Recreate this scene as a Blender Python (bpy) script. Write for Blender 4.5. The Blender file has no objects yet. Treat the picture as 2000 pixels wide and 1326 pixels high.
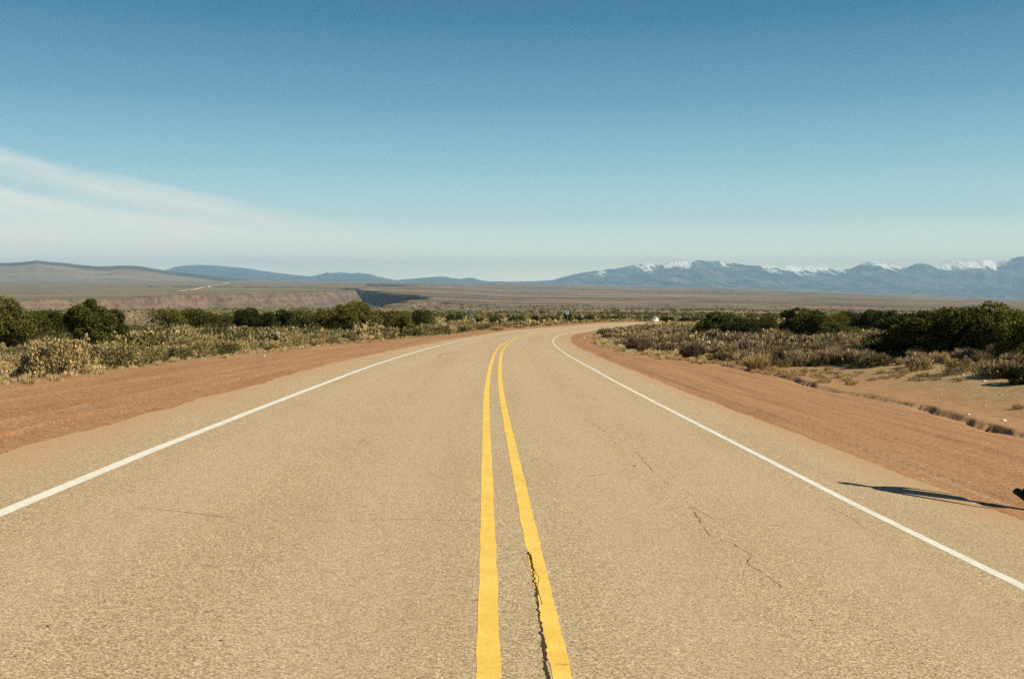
import bpy, bmesh, math, random
import numpy as np
from mathutils import Vector, Matrix
R = math.radians
random.seed(7); rng = np.random.default_rng(7)
SC = bpy.context.scene
COL = SC.collection

# ------------------------------------------------------------------ camera
F, CX, CY, HOR = 1944.0, 1000.0, 663.0, 550.0      # focal length and frame of the photograph in its own pixels
ZC = 1.618                                          # eye height over the road, metres
PITCH = math.atan((CY-HOR)/F); CP, SP = math.cos(PITCH), math.sin(PITCH)
cd = bpy.data.cameras.new('camera'); cam = bpy.data.objects.new('camera', cd); COL.objects.link(cam)
cd.sensor_width = 36; cd.lens = 36*F/2000; cd.clip_start = .05; cd.clip_end = 300000
cam.location = (0, 0, ZC); cam.rotation_euler = (R(90)-PITCH, 0, 0)
SC.camera = cam
def row_z(y, r):                                    # height of what is seen at row r at forward distance y
    v = (CY-r)/F
    return ZC + y*(v*CP-SP)/(CP+v*SP)

# ------------------------------------------------------------------ noise (numpy)
def _h(i, j, s):
    n = (i*374761393 + j*668265263 + s*1442695041) & 0xffffffff
    n = ((n ^ (n >> 13))*1274126177) & 0xffffffff
    return ((n ^ (n >> 16)) & 0xffff)/65535.0
def vnoise(x, y, s=0):
    x = np.asarray(x, float); y = np.asarray(y, float)
    i = np.floor(x).astype(np.int64); j = np.floor(y).astype(np.int64)
    fx = x-i; fy = y-j; fx = fx*fx*(3-2*fx); fy = fy*fy*(3-2*fy)
    a = _h(i, j, s); b = _h(i+1, j, s); c = _h(i, j+1, s); d = _h(i+1, j+1, s)
    return (a*(1-fx)+b*fx)*(1-fy)+(c*(1-fx)+d*fx)*fy
def fbm(x, y, o=4, s=0):
    t = 0; a = .5; n = 0
    for k in range(o):
        t = t+a*vnoise(x*2**k, y*2**k, s+k); n += a; a *= .5
    return t/n
def sstep(a, b, x):
    t = np.clip((x-a)/(b-a), 0, 1); return t*t*(3-2*t)

# ------------------------------------------------------------------ the road's course: curvature, slope and bank along it
KN = np.array([-6, 10, 20, 30, 40, 50, 60, 75, 90, 110, 140, 180, 230, 300, 420.])
Q = np.array([-0.001374, -0.00023, 0.001196, 0.000789, 6e-05, 0.001362, 0.001158, 0.000386, 0.002618, 0.002496, 0.001505, 0.000442, 0.000641, 0.000756, 0.000724, -0.043283, -0.035642, -0.037561, -0.038615, -0.041998, -0.041358, -0.043213, -0.041184, -0.03711, -0.032911, -0.035073, -0.033189, -0.029609, -0.036919, -0.040326, 0.051525, 0.077446, 0.070449, 0.068354, 0.059104, 0.052059, 0.04346, 0.044125, 0.023986, 0.012306, 0.029268, 0.023605, 0.026478, 0.025474, 0.017312, -0.014679, 0.27161, 1.617869, 4.70643, 5.199063])
N = len(KN)
S = np.concatenate([np.arange(-6, 60, 1.0), np.arange(60, 421, 4.)])
def _road():
    kap = np.interp(S, KN, Q[:N]); sl = np.interp(S, KN, Q[N:2*N]); bk = np.interp(S, KN, Q[2*N:3*N])
    h0, x0, hc, pl, pr = Q[3*N:3*N+5]
    ds = np.diff(S)
    cum = lambda f, c0: c0+np.concatenate([[0], np.cumsum(.5*(f[1:]+f[:-1])*ds)])
    hd = cum(kap, h0); x = cum(np.sin(hd), x0); y = cum(np.cos(hd), 0); y = y-np.interp(0, S, y)
    z = cum(sl, 0); z = z-np.interp(0, S, z)-hc
    return hd, x, y, z+ZC, bk, pl, pr
hd, rx, ry, rz, bk, PL, PR = _road()
# carry it on behind the camera and past the last bend
def ext(a, first, last): return np.concatenate([first, a, last])
sb = np.arange(-36, -6, 3.0); sf = np.arange(424, 700, 8.0)
hd_ = ext(hd, np.full(len(sb), hd[0]), hd[-1]+(sf-420)*.0006)
xb = rx[0]+(sb+6)*math.sin(hd[0]); yb = ry[0]+(sb+6)*math.cos(hd[0]); zb = rz[0]+(sb+6)*(-.043)
xf = rx[-1]+np.cumsum(np.sin(hd[-1]+(sf-420)*.0006)*8); yf = ry[-1]+np.cumsum(np.cos(hd[-1]+(sf-420)*.0006)*8); zf = rz[-1]+(sf-420)*(-.038)
bk = ext(bk, np.full(len(sb), bk[0]), np.full(len(sf), bk[-1]))
rx = ext(rx, xb, xf); ry = ext(ry, yb, yf); rz = ext(rz, zb, zf); hd = hd_; S = ext(S, sb, sf)
def road_pt(s, off, dz=0.0):
    x = np.interp(s, S, rx); y = np.interp(s, S, ry); z = np.interp(s, S, rz); h = np.interp(s, S, hd); b = np.interp(s, S, bk)
    return np.stack([x+off*np.cos(h), y-off*np.sin(h), z-b*off+dz], -1)
def s_off(x, y):
    x = np.asarray(x, float).ravel(); y = np.asarray(y, float).ravel()
    so = np.empty_like(x); oo = np.empty_like(x)
    for k in range(0, len(x), 20000):
        X = x[k:k+20000, None]; Y = y[k:k+20000, None]
        d = (X-rx)**2+(Y-ry)**2; i = d.argmin(1)
        dx = X[:, 0]-rx[i]; dy = Y[:, 0]-ry[i]; h = hd[i]
        ss = S[i]+dx*np.sin(h)+dy*np.cos(h)
        for _ in range(2):
            h = np.interp(ss, S, hd); dx = X[:, 0]-np.interp(ss, S, rx); dy = Y[:, 0]-np.interp(ss, S, ry)
            ss = ss+dx*np.sin(h)+dy*np.cos(h)
        so[k:k+20000] = ss; oo[k:k+20000] = dx*np.cos(h)-dy*np.sin(h)
    return so, oo

# ------------------------------------------------------------------ the lie of the land
TY = np.log(np.array([420, 500, 800, 1200, 1700, 2500, 3500, 5000, 8000, 12000, 20000, 78000.]))
TU = np.array([-600, 0, 350, 700, 850, 1000, 1400, 2000, 2600.])
TR = np.array([
    [629, 626, 618, 612, 604, 586, 577, 569, 558, 551, 546, 547],
    [629, 625.5, 617, 611, 604, 586, 576.5, 568.5, 558, 551, 546, 547],
    [629, 625, 616, 609, 602.5, 586, 575.5, 568, 558, 551.5, 546, 547],
    [629, 625, 616, 609, 602.5, 588, 577, 569, 560, 555, 550, 549],
    [629, 625, 616.5, 609, 603, 592, 582, 573, 563, 557, 552, 550],
    [629, 625, 617, 609.5, 603, 597, 589, 581, 570, 562, 554, 551],
    [629, 626, 619, 612, 606, 599, 592, 585, 575, 568, 562, 556],
    [629, 627, 622, 617, 612, 606, 601, 596, 590, 587, 586, 583],
    [629, 628, 623, 618, 613, 608, 603, 599, 594, 591, 590, 588]])
def far_row(u, y):
    ly = np.log(np.maximum(y, 420)); out = np.zeros_like(ly)
    cols = np.stack([np.interp(ly, TY, TR[k]) for k in range(len(TU))], -1)
    u = np.clip(u, TU[0], TU[-1]); i = np.clip(np.searchsorted(TU, u)-1, 0, len(TU)-2)
    f = (u-TU[i])/(TU[i+1]-TU[i])
    a = np.take_along_axis(cols, i[..., None], -1)[..., 0]; b = np.take_along_axis(cols, i[..., None]+1, -1)[..., 0]
    return a*(1-f)+b*f
def pu(u, y): return ((u-CX)/F*y, y)
GORGE = [  # plan outlines of the canyon and its side cuts: (outline, depth, wall width)
    ([(-3600, 1250), (-1900, 1900), pu(0, 2560), pu(110, 2740), pu(200, 2950), pu(350, 3650), pu(470, 4100), pu(560, 4500), pu(640, 5000), pu(695, 5600), (-1500, 6900), (-3000, 7000),
      (-3000, 7900), pu(690, 7100), pu(715, 6000), pu(760, 5000), pu(800, 4350), pu(846, 3700), pu(839, 3400), pu(826, 3120), pu(808, 2900), pu(797, 2650), pu(783, 2350), pu(766, 2050), pu(745, 1830), pu(690, 1740), pu(350, 1690), pu(0, 1640), (-1900, 1150)], 120, 80),
    ([pu(880, 2600), pu(862, 2680), pu(838, 2640), pu(818, 2480), pu(803, 2250), pu(788, 1950), pu(772, 1740), pu(786, 1690), pu(812, 1880), pu(842, 2180), pu(868, 2450)], 80, 42),
    ([pu(700, 13000), pu(706, 14500), pu(740, 13600), pu(775, 12500), pu(814, 11200), pu(806, 10300), pu(770, 9300), pu(733, 8500), pu(714, 9800), pu(704, 11500)], 130, 130)]
def poly_sd(x, y, P):                               # > 0 inside
    P = np.array(P, float); n = len(P); d = np.full(x.shape, 1e12); ins = np.zeros(x.shape, bool)
    for k in range(n):
        a = P[k]; b = P[(k+1) % n]; e = b-a
        t = np.clip(((x-a[0])*e[0]+(y-a[1])*e[1])/(e@e), 0, 1)
        d = np.minimum(d, (x-a[0]-t*e[0])**2+(y-a[1]-t*e[1])**2)
        c = (a[1] > y) != (b[1] > y)
        with np.errstate(divide='ignore', invalid='ignore'):
            ins ^= c & (x < (b[0]-a[0])*(y-a[1])/(b[1]-a[1]+1e-12)+a[0])
    return np.where(ins, 1, -1)*np.sqrt(d)
def height(x, y, under_road=0.0, want=False):
    shp = np.shape(x); x = np.asarray(x, float).ravel(); y = np.asarray(y, float).ravel()
    z = np.zeros_like(x); so = np.full_like(x, 900.0); oo = np.full_like(x, 900.0)
    near = y < 640
    if near.any():
        s, o = s_off(x[near], y[near]); so[near] = s; oo[near] = o
        zc = np.interp(s, S, rz); b = np.interp(s, S, bk)
        xn, yn = x[near], y[near]
        und = (fbm(xn*.045, yn*.045, 3, 3)-.5)*.7*np.clip((np.abs(o)-9)/18, 0, 1)+(fbm(xn*.5, yn*.5, 3, 5)-.5)*.14*np.clip((np.abs(o)-9)/4, 0, 1)
        bank = -b*o
        nat = zc-.16-.05*np.clip((np.abs(o)-20)/60, 0, 1)
        wl = sstep(-PL-3.0, -PL-7.0, o)             # left: embankment falls away past the dirt shoulder
        wr = sstep(13.0, 21.0, o)                    # right: rises again past the ditch
        zz = zc+bank
        zz = np.where(o < 0, zz*(1-wl)+nat*wl, zz*(1-wr)+nat*wr)
        dl = 11.7+.55*(fbm(s*.12, s*0+.5, 3, 9)-.5)*2+.25*np.sin(s*.5)
        dd = o-dl
        fade = sstep(5, 14, s)*(1-sstep(44, 66, s))
        lump = .55+.8*fbm(s*.55, s*0+.1, 3, 77)
        dd = dd+(fbm(s*.9, s*0+4, 2, 78)-.5)*.45
        cut = -.19*lump*np.where(dd < 0, np.exp(-(dd/.5)**2), np.exp(-(dd/.12)**2))*fade
        zz = zz+cut+und*(np.abs(o) > 7)
        # faint ruts and crumbs on the shoulders
        on_sh = ((o > PR) & (o < 13)) | ((o < -PL) & (o > -PL-3.2))
        zz = zz+on_sh*(fbm(o*1.6, s*.12, 3, 21)-.5)*.05*np.clip((np.abs(o)-PL-.5)/.8, 0, 1)
        pave = (o > -PL+.3) & (o < PR-.3)
        zz = zz-np.where(pave, under_road, 0)-.022*((o > -PL-.6) & (o < PR+.6))*(under_road > 0)
        z[near] = zz
    far = y > 420
    if far.any():
        xf_, yf_ = x[far], y[far]
        u = CX+F*xf_/yf_
        zf_ = row_z(yf_, far_row(u, yf_))
        zf_ = zf_+(fbm(xf_/420, yf_/420, 4, 31)-.5)*np.clip((yf_-450)/900, 0, 1)*9
        m = (yf_ > 900) & (yf_ < 16000) & (xf_ < 200)
        if m.any():
            xm, ym = xf_[m], yf_[m]; cutz = np.zeros_like(xm)
            wob = (fbm(xm/160, ym/160, 4, 41)-.5)
            for P, D, W in GORGE:
                sd = poly_sd(xm, ym, P)+wob*(np.where(xm > -1050, 75, 190) if D == 120 else 40 if D < 90 else 110)
                t = np.clip(sd/(W*np.where((xm < -300) & (D == 120), 1.7+1.6*fbm(xm/500, ym/500, 2, 43), 1)), 0, 1)
                st = .55*sstep(0, .32, t)+.12*sstep(.32, .6, t)+.33*sstep(.6, 1, t)
                cutz = np.maximum(cutz, D*st+np.clip(sd-W, 0, 260)*.10*(D > 100))
            zf_[m] -= cutz
        w = sstep(420, 600, yf_)
        z[far] = z[far]*(1-w)+zf_*w
    if want: return z.reshape(shp), so.reshape(shp), oo.reshape(shp)
    return z.reshape(shp)
def ground_at(x, y): return float(height(np.array([x]), np.array([y]))[0])
def hit(u, r):                                       # where the line of sight through a point of the photo meets the ground
    v = (CY-r)/F; dx = (u-CX)/F; dy = CP+v*SP; dz = v*CP-SP
    t = np.concatenate([np.linspace(3, 120, 2400), np.geomspace(120, 3000, 1500)])
    X = dx*t; Y = dy*t; Z = ZC+dz*t
    g = height(X, Y); k = np.argmax(Z < g)
    if k == 0: k = len(t)-1
    a, b = Z[k-1]-g[k-1], Z[k]-g[k]; f = a/(a-b+1e-12)
    return X[k-1]+(X[k]-X[k-1])*f, Y[k-1]+(Y[k]-Y[k-1])*f, g[k-1]+(g[k]-g[k-1])*f

# ------------------------------------------------------------------ mesh and object helpers
def np_mesh(name, V, Fc, mats=(), attrs=None, midx=None, smooth=False):
    me = bpy.data.meshes.new(name)
    V = np.asarray(V, np.float32); Fc = np.asarray(Fc, np.int32); k = Fc.shape[1]; n = len(Fc)
    me.vertices.add(len(V)); me.vertices.foreach_set('co', V.ravel())
    me.loops.add(n*k); me.loops.foreach_set('vertex_index', Fc.ravel())
    me.polygons.add(n); me.polygons.foreach_set('loop_start', np.arange(0, n*k, k, dtype=np.int32))
    if midx is not None: me.polygons.foreach_set('material_index', np.asarray(midx, np.int32))
    if smooth: me.polygons.foreach_set('use_smooth', np.ones(n, bool))
    for m in mats: me.materials.append(m)
    for a, v in (attrs or {}).items():
        dom = 'FACE' if len(v) == n and len(v) != len(V) else 'POINT'
        at = me.attributes.new(a, 'FLOAT', dom); at.data.foreach_set('value', np.asarray(v, np.float32))
    me.update(calc_edges=True); me.validate()
    return me
def link(name, me, parent=None, loc=None, rot=0, scale=None):
    o = bpy.data.objects.new(name, me); COL.objects.link(o)
    if parent is not None: o.parent = parent
    if loc is not None: o.location = loc
    if rot: o.rotation_euler = (0, 0, rot)
    if scale is not None: o.scale = scale if hasattr(scale, '__len__') else (scale,)*3
    return o
def tag(o, label=None, cat=None, group=None, kind=None):
    if label: o['label'] = label
    if cat: o['category'] = cat
    if group: o['group'] = group
    if kind: o['kind'] = kind
    return o
def grid_faces(nr, nc):
    i = np.arange(nr*nc).reshape(nr, nc)
    return np.stack([i[:-1, :-1], i[:-1, 1:], i[1:, 1:], i[1:, :-1]], -1).reshape(-1, 4)
def bm_obj(name, bm, mat, parent=None, loc=None, smooth=False):
    me = bpy.data.meshes.new(name); bmesh.ops.recalc_face_normals(bm, faces=bm.faces); bm.to_mesh(me); bm.free()
    me.materials.append(mat)
    if smooth:
        for p in me.polygons: p.use_smooth = True
    return link(name, me, parent, loc)
def box(bm, c, s, bev=0, rot=None):
    m = Matrix.Translation(c) @ (rot or Matrix.Identity(4)) @ Matrix.Diagonal((*s, 1))
    r = bmesh.ops.create_cube(bm, size=1, matrix=m)
    if bev:
        vs = set(r['verts']); es = [e for e in bm.edges if e.verts[0] in vs and e.verts[1] in vs]
        bmesh.ops.bevel(bm, geom=es, offset=bev, segments=2, affect='EDGES')
def tube(bm, pts, rad, seg=8):
    rings = []
    for k, p in enumerate(pts):
        p = Vector(p); a = Vector(pts[max(k-1, 0)]); b = Vector(pts[min(k+1, len(pts)-1)])
        t = (b-a).normalized(); n = t.orthogonal().normalized(); q = t.cross(n)
        r = rad[k] if hasattr(rad, '__len__') else rad
        rings.append([bm.verts.new(p+(n*math.cos(i*2*math.pi/seg)+q*math.sin(i*2*math.pi/seg))*r) for i in range(seg)])
    for a, b in zip(rings[:-1], rings[1:]):
        for i in range(seg): bm.faces.new((a[i], a[(i+1) % seg], b[(i+1) % seg], b[i]))
    bm.faces.new(rings[0][::-1]); bm.faces.new(rings[-1])

# ------------------------------------------------------------------ materials
class NT:
    def __init__(s, name):
        s.m = bpy.data.materials.new(name); s.m.use_nodes = True; s.t = s.m.node_tree; s.t.nodes.clear()
        s.out = s.n('ShaderNodeOutputMaterial'); s.b = s.n('ShaderNodeBsdfPrincipled'); s.l(s.b.outputs[0], s.out.inputs[0])
        s.b.inputs['Roughness'].default_value = .9; s.b.inputs['Specular IOR Level'].default_value = .15
    def n(s, typ, **k):
        nd = s.t.nodes.new(typ)
        for a, v in k.items(): setattr(nd, a, v)
        return nd
    def l(s, a, b): s.t.links.new(a, b)
    def put(s, sock, v):
        if isinstance(v, (int, float)): sock.default_value = v
        elif isinstance(v, (tuple, list)): sock.default_value = (*v, 1) if len(v) == 3 and sock.type == 'RGBA' else v
        else: s.l(v, sock)
    def math(s, op, a, b=0.0, c=None, clamp=False):
        nd = s.n('ShaderNodeMath', operation=op, use_clamp=clamp); s.put(nd.inputs[0], a); s.put(nd.inputs[1], b)
        if c is not None: s.put(nd.inputs[2], c)
        return nd.outputs[0]
    def mix(s, f, a, b, bt='MIX'):
        nd = s.n('ShaderNodeMix', data_type='RGBA', blend_type=bt); s.put(nd.inputs[0], f); s.put(nd.inputs[6], a); s.put(nd.inputs[7], b)
        return nd.outputs[2]
    def attr(s, name): return s.n('ShaderNodeAttribute', attribute_name=name).outputs['Fac']
    def pos(s): return s.n('ShaderNodeNewGeometry').outputs['Position']
    def sep(s, v):
        nd = s.n('ShaderNodeSeparateXYZ'); s.l(v, nd.inputs[0]); return nd.outputs
    def comb(s, x, y, z=0.0):
        nd = s.n('ShaderNodeCombineXYZ'); s.put(nd.inputs[0], x); s.put(nd.inputs[1], y); s.put(nd.inputs[2], z); return nd.outputs[0]
    def noise(s, vec, scale, det=3, rough=.55, dist=0.0):
        nd = s.n('ShaderNodeTexNoise'); nd.inputs['Scale'].default_value = scale; nd.inputs['Detail'].default_value = det
        nd.inputs['Roughness'].default_value = rough; nd.inputs['Distortion'].default_value = dist
        if vec is not None: s.l(vec, nd.inputs['Vector'])
        return nd.outputs['Fac']
    def vor(s, vec, scale, feat='F1', out='Distance', rnd=1.0):
        nd = s.n('ShaderNodeTexVoronoi', feature=feat); nd.inputs['Scale'].default_value = scale; nd.inputs['Randomness'].default_value = rnd
        if vec is not None: s.l(vec, nd.inputs['Vector'])
        return nd.outputs[out]
    def rng(s, v, a, b, c=0.0, d=1.0, smooth=True):
        nd = s.n('ShaderNodeMapRange'); nd.interpolation_type = 'SMOOTHSTEP' if smooth else 'LINEAR'
        for i, q in enumerate((v, a, b, c, d)): s.put(nd.inputs[i], q)
        return nd.outputs[0]
    def ramp(s, v, stops):
        nd = s.n('ShaderNodeValToRGB'); e = nd.color_ramp.elements
        while len(e) < len(stops): e.new(.5)
        for el, (p, c) in zip(e, stops): el.position = p; el.color = (*c, 1)
        s.l(v, nd.inputs[0]); return nd.outputs[0]
    def bump(s, h, strength, dist):
        nd = s.n('ShaderNodeBump'); nd.inputs['Strength'].default_value = strength; nd.inputs['Distance'].default_value = dist
        s.l(h, nd.inputs['Height']); s.l(nd.outputs[0], s.b.inputs['Normal'])
    def col(s, c): s.put(s.b.inputs['Base Color'], c); return s.m
def plain(name, c, rough=.7, spec=.3, metal=0.0):
    m = NT(name); n = m.noise(m.n('ShaderNodeTexCoord').outputs['Object'], 9.0, 4)
    m.b.inputs['Roughness'].default_value = rough; m.b.inputs['Specular IOR Level'].default_value = spec; m.b.inputs['Metallic'].default_value = metal
    return m.col(m.mix(m.rng(n, .3, .75), tuple(v*.85 for v in c), tuple(min(v*1.1, 1) for v in c)))

def asphalt_colour(m):
    p = m.pos(); o = m.attr('off'); s = m.attr('along')
    g = m.noise(p, 150, 2, .8)
    vs = m.sep(m.vor(p, 108, out='Color'))[0]
    k = m.math('ADD', m.math('MULTIPLY', m.math('SUBTRACT', vs, .5), .72), m.math('MULTIPLY', m.math('SUBTRACT', g, .5), 1.1))
    c = m.ramp(m.math('ADD', k, .5), [(.0, (.075, .046, .023)), (.2, (.24, .164, .088)), (.5, (.42, .314, .19)), (.78, (.545, .43, .285)), (1, (.87, .76, .57))])
    big = m.noise(p, .35, 4, .6)
    c = m.mix(m.rng(big, .3, .7, 0, .2), c, (.35, .25, .145))
    st = m.noise(m.comb(m.math('MULTIPLY', o, 1.3), m.math('MULTIPLY', s, .05)), 1.0, 4, .6)
    c = m.mix(m.rng(st, .42, .75, 0, .22), c, (.31, .22, .13))
    wl = m.math('ABSOLUTE', m.math('SUBTRACT', m.math('ABSOLUTE', m.math('SUBTRACT', m.math('ABSOLUTE', o), 1.85)), .85))
    c = m.mix(m.rng(wl, .15, .65, .22, 0), c, (.46, .38, .255))
    # red grit washed in along the edges of the pavement
    e = m.math('MAXIMUM', m.math('SUBTRACT', o, PR), m.math('SUBTRACT', m.math('MULTIPLY', o, -1.0), PL))
    e = m.math('ADD', e, m.math('MULTIPLY', m.math('SUBTRACT', m.noise(p, 1.6, 5, .7), .5), 1.0))
    c = m.mix(m.rng(e, -.9, .02, 0, .7), c, (.44, .27, .15))
    d = m.vor(p, 20, out='Distance'); dk = m.rng(d, .07, .035, 0, 1)
    c = m.mix(m.math('MULTIPLY', dk, m.rng(m.noise(p, 3.1, 2), .62, .7, 0, .75)), c, (.06, .045, .03))
    return c, g, vs
mr = NT('asphalt'); c, g, vs = asphalt_colour(mr)
mr.bump(mr.math('ADD', g, mr.math('MULTIPLY', vs, .6)), .6, .006)
ASPH = mr.col(c)
def paint(name, c, c2, w0):
    m = NT(name); p = m.pos(); a, g, vs = asphalt_colour(m)
    n = m.noise(p, 55, 3, .7); n2 = m.noise(p, 1.1, 4, .65)
    k = m.math('ADD', n, m.math('MULTIPLY', m.math('SUBTRACT', n2, .5), .45))
    pc = m.mix(m.rng(m.noise(p, 4, 4), .3, .7), c, c2)
    pc = m.mix(m.math('MULTIPLY', m.rng(vs, .45, .05), .3), pc, tuple(v*.45 for v in c2)); pc = m.mix(m.rng(g, .62, .75, 0, .25), pc, tuple(v*.6 for v in c2))
    m.bump(g, .3, .005); m.b.inputs['Roughness'].default_value = .7
    return m.col(m.mix(m.rng(k, w0, w0+.1), pc, a))
WHITE_P = paint('white_paint', (.72, .70, .63), (.64, .62, .54), .66)
YELL_P = paint('yellow_paint', (.78, .54, .125), (.70, .46, .09), .63)
CRACK = plain('crack_tar', (.06, .042, .025), .95, .05)

def ground_material():
    m = NT('desert_ground'); p = m.pos(); o = m.attr('off'); s = m.attr('along'); y = m.sep(p)[1]
    fine = m.noise(p, 28, 4, .7); mid = m.noise(p, 2.2, 5, .65); big = m.noise(p, .09, 4, .6)
    st = m.noise(m.comb(m.math('MULTIPLY', o, 2.2), m.math('MULTIPLY', s, .11)), 1.0, 6, .68, .4)
    grit = m.vor(p, 46, out='Color')
    # compacted red dirt of the shoulders
    red = m.ramp(st, [(.25, (.235, .102, .041)), (.42, (.345, .175, .078)), (.6, (.415, .228, .11)), (.8, (.49, .315, .18))])
    red = m.mix(m.rng(fine, .3, .68, .55, 0), red, (.17, .075, .034))
    gv = m.sep(grit)[0]; red = m.mix(m.rng(gv, .7, 1, 0, .55), red, (.52, .36, .23)); red = m.mix(m.rng(gv, .3, 0, 0, .55), red, (.12, .058, .028))
    cl = m.vor(p, 13, out='Color'); cd_ = m.vor(p, 13); red = m.mix(m.math('MULTIPLY', m.rng(m.sep(cl)[1], .80, .9), m.rng(cd_, .42, .2, 0, .8)), red, (.13, .07, .038)); red = m.mix(m.math('MULTIPLY', m.rng(m.sep(cl)[2], .9, .95), m.rng(cd_, .35, .2, 0, .7)), red, (.58, .45, .33))
    # sandy soil under the brush
    soil = m.ramp(mid, [(.25, (.20, .112, .055)), (.5, (.33, .185, .09)), (.75, (.42, .26, .14))])
    soil = m.mix(m.rng(fine, .32, .68, .5, 0), soil, (.15, .085, .04))
    soil = m.mix(m.rng(big, .35, .65, 0, .3), soil, (.36, .20, .095))
    gv0 = m.sep(grit)[0]; soil = m.mix(m.rng(gv0, .72, 1, 0, .45), soil, (.5, .37, .25))
    lit = m.noise(p, 7, 5, .75)
    straw = m.mix(m.rng(lit, .4, .65), (.25, .18, .09), (.43, .34, .18))
    wob = m.math('MULTIPLY', m.math('SUBTRACT', m.noise(p, .5, 5, .7), .5), 3.6)
    ow = m.math('ADD', o, wob)
    wr = m.rng(ow, 9.5, 12.2); wl = m.rng(m.math('ADD', o, m.math('MULTIPLY', wob, .25)), -PL-2.6, -PL-3.3)
    far_side = m.math('MAXIMUM', wr, wl)
    near = m.mix(far_side, red, soil)
    brush = m.math('MAXIMUM', m.rng(ow, 14.0, 17.0), m.rng(ow, -PL-3.6, -PL-5.2))
    near = m.mix(m.math('MULTIPLY', brush, m.rng(lit, .35, .6, .25, .85)), near, straw)
    # the shoulder on the inside of the bend turns to thin grass as it runs away
    gr = m.math('MULTIPLY', m.rng(s, 50, 95), m.math('MULTIPLY', m.rng(ow, 6.8, 8.6), m.rng(lit, .42, .6, 0, .8)))
    near = m.mix(gr, near, (.33, .25, .10))
    # open sagebrush plain further off
    sp1 = m.vor(p, .21); sp2 = m.vor(p, .075); sp3 = m.noise(p, .02, 5, .7)
    pl = m.ramp(m.noise(p, .0035, 6, .72), [(.30, (.068, .054, .036)), (.43, (.135, .103, .069)), (.56, (.205, .15, .102)), (.72, (.40, .275, .185))])
    band = m.noise(m.comb(m.math('MULTIPLY', m.sep(p)[0], .00035), m.math('MULTIPLY', y, .0011)), 1.0, 5, .65)
    pl = m.mix(m.rng(band, .48, .62, 0, .75), pl, (.41, .265, .165)); pl = m.mix(m.rng(band, .48, .37, 0, .7), pl, (.075, .066, .045))
    pl = m.mix(m.math('MULTIPLY', m.rng(sp1, .5, .25), .8), pl, (.065, .065, .036))
    pl = m.mix(m.math('MULTIPLY', m.rng(sp2, .42, .26), m.rng(sp3, .42, .54, 0, .95)), pl, (.05, .052, .03))
    pl = m.mix(m.rng(m.math('DIVIDE', m.sep(p)[0], y), -.02, -.22, 0, .5), pl, (.19, .165, .095))
    c = m.mix(m.rng(y, 250, 620), near, pl)
    # bare rock where the canyon walls are steep
    nz = m.sep(m.n('ShaderNodeNewGeometry').outputs['Normal'])[2]
    rk = m.noise(p, .03, 6, .85); rk2 = m.math('ADD', m.math('MULTIPLY', m.noise(p, .011, 6, .8), .6), m.math('MULTIPLY', m.noise(m.comb(m.math('MULTIPLY', m.sep(p)[0], .0012), m.math('MULTIPLY', y, .0012), m.math('MULTIPLY', m.sep(p)[2], .075)), 1.0, 4, .7), .4))
    rock = m.ramp(m.math('ADD', m.math('MULTIPLY', rk, .5), m.math('MULTIPLY', rk2, .5)), [(.36, (.025, .02, .016)), (.44, (.085, .06, .042)), (.53, (.155, .107, .077)), (.63, (.225, .16, .115)), (.78, (.34, .255, .18))])
    scr = m.rng(m.math('ADD', m.math('MULTIPLY', m.noise(p, .035, 4, .75), .9), m.math('MULTIPLY', nz, .5)), .80, .95, 0, .85)
    rock = m.mix(scr, rock, (.085, .075, .042))
    c = m.mix(m.math('MULTIPLY', m.rng(nz, .985, .93), m.rng(y, 1200, 1500)), c, rock)
    h = m.math('ADD', m.math('MULTIPLY', fine, .35), m.math('MULTIPLY', mid, 1.0))
    m.bump(m.math('MULTIPLY', h, m.rng(y, 60, 300, 1, 0)), .7, .05)
    return m.col(c)
GROUND = ground_material()

def leaf_mat(name, stops, scale=1.0, trans=.25, sh=.35):
    m = NT(name); g = m.n('ShaderNodeNewGeometry'); oi = m.n('ShaderNodeObjectInfo')
    r = g.outputs['Random Per Island']
    n = m.noise(m.n('ShaderNodeTexCoord').outputs['Object'], 1.4*scale, 2)
    t = m.math('ADD', m.math('MULTIPLY', r, .6), m.math('MULTIPLY', m.math('SUBTRACT', n, .3), .8))
    t = m.math('ADD', t, m.math('MULTIPLY', m.math('SUBTRACT', oi.outputs['Random'], .5), sh))
    t = m.math('ADD', t, m.attr('tint'))
    c = m.ramp(t, stops)
    m.put(m.b.inputs['Base Color'], c)
    d = m.n('ShaderNodeBsdfTranslucent'); m.l(c, d.inputs[0])
    mx = m.n('ShaderNodeMixShader'); mx.inputs[0].default_value = trans
    m.l(m.b.outputs[0], mx.inputs[1]); m.l(d.outputs[0], mx.inputs[2]); m.l(mx.outputs[0], m.out.inputs[0])
    return m.m
JUNI = leaf_mat('juniper_leaves', [(0, (.022, .030, .007)), (.32, (.050, .057, .013)), (.58, (.095, .097, .020)), (.82, (.172, .155, .036)), (1, (.25, .21, .06))], 1.0, .25, .55)
SAGE = leaf_mat('sage_leaves', [(0, (.055, .052, .019)), (.22, (.125, .115, .044)), (.45, (.235, .2, .088)), (.7, (.39, .305, .15)), (1, (.52, .385, .20))], 1.0, .2, .7)
STRAW = leaf_mat('straw_stems', [(0, (.25, .17, .08)), (.35, (.40, .29, .14)), (.7, (.53, .41, .22)), (1, (.62, .51, .31))], 1.0, .25)
DUSK = leaf_mat('bare_twigs', [(0, (.055, .038, .027)), (.3, (.115, .082, .052)), (.55, (.20, .148, .09)), (.8, (.33, .25, .145)), (1, (.44, .34, .20))], 1.0, .2, .5)
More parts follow.
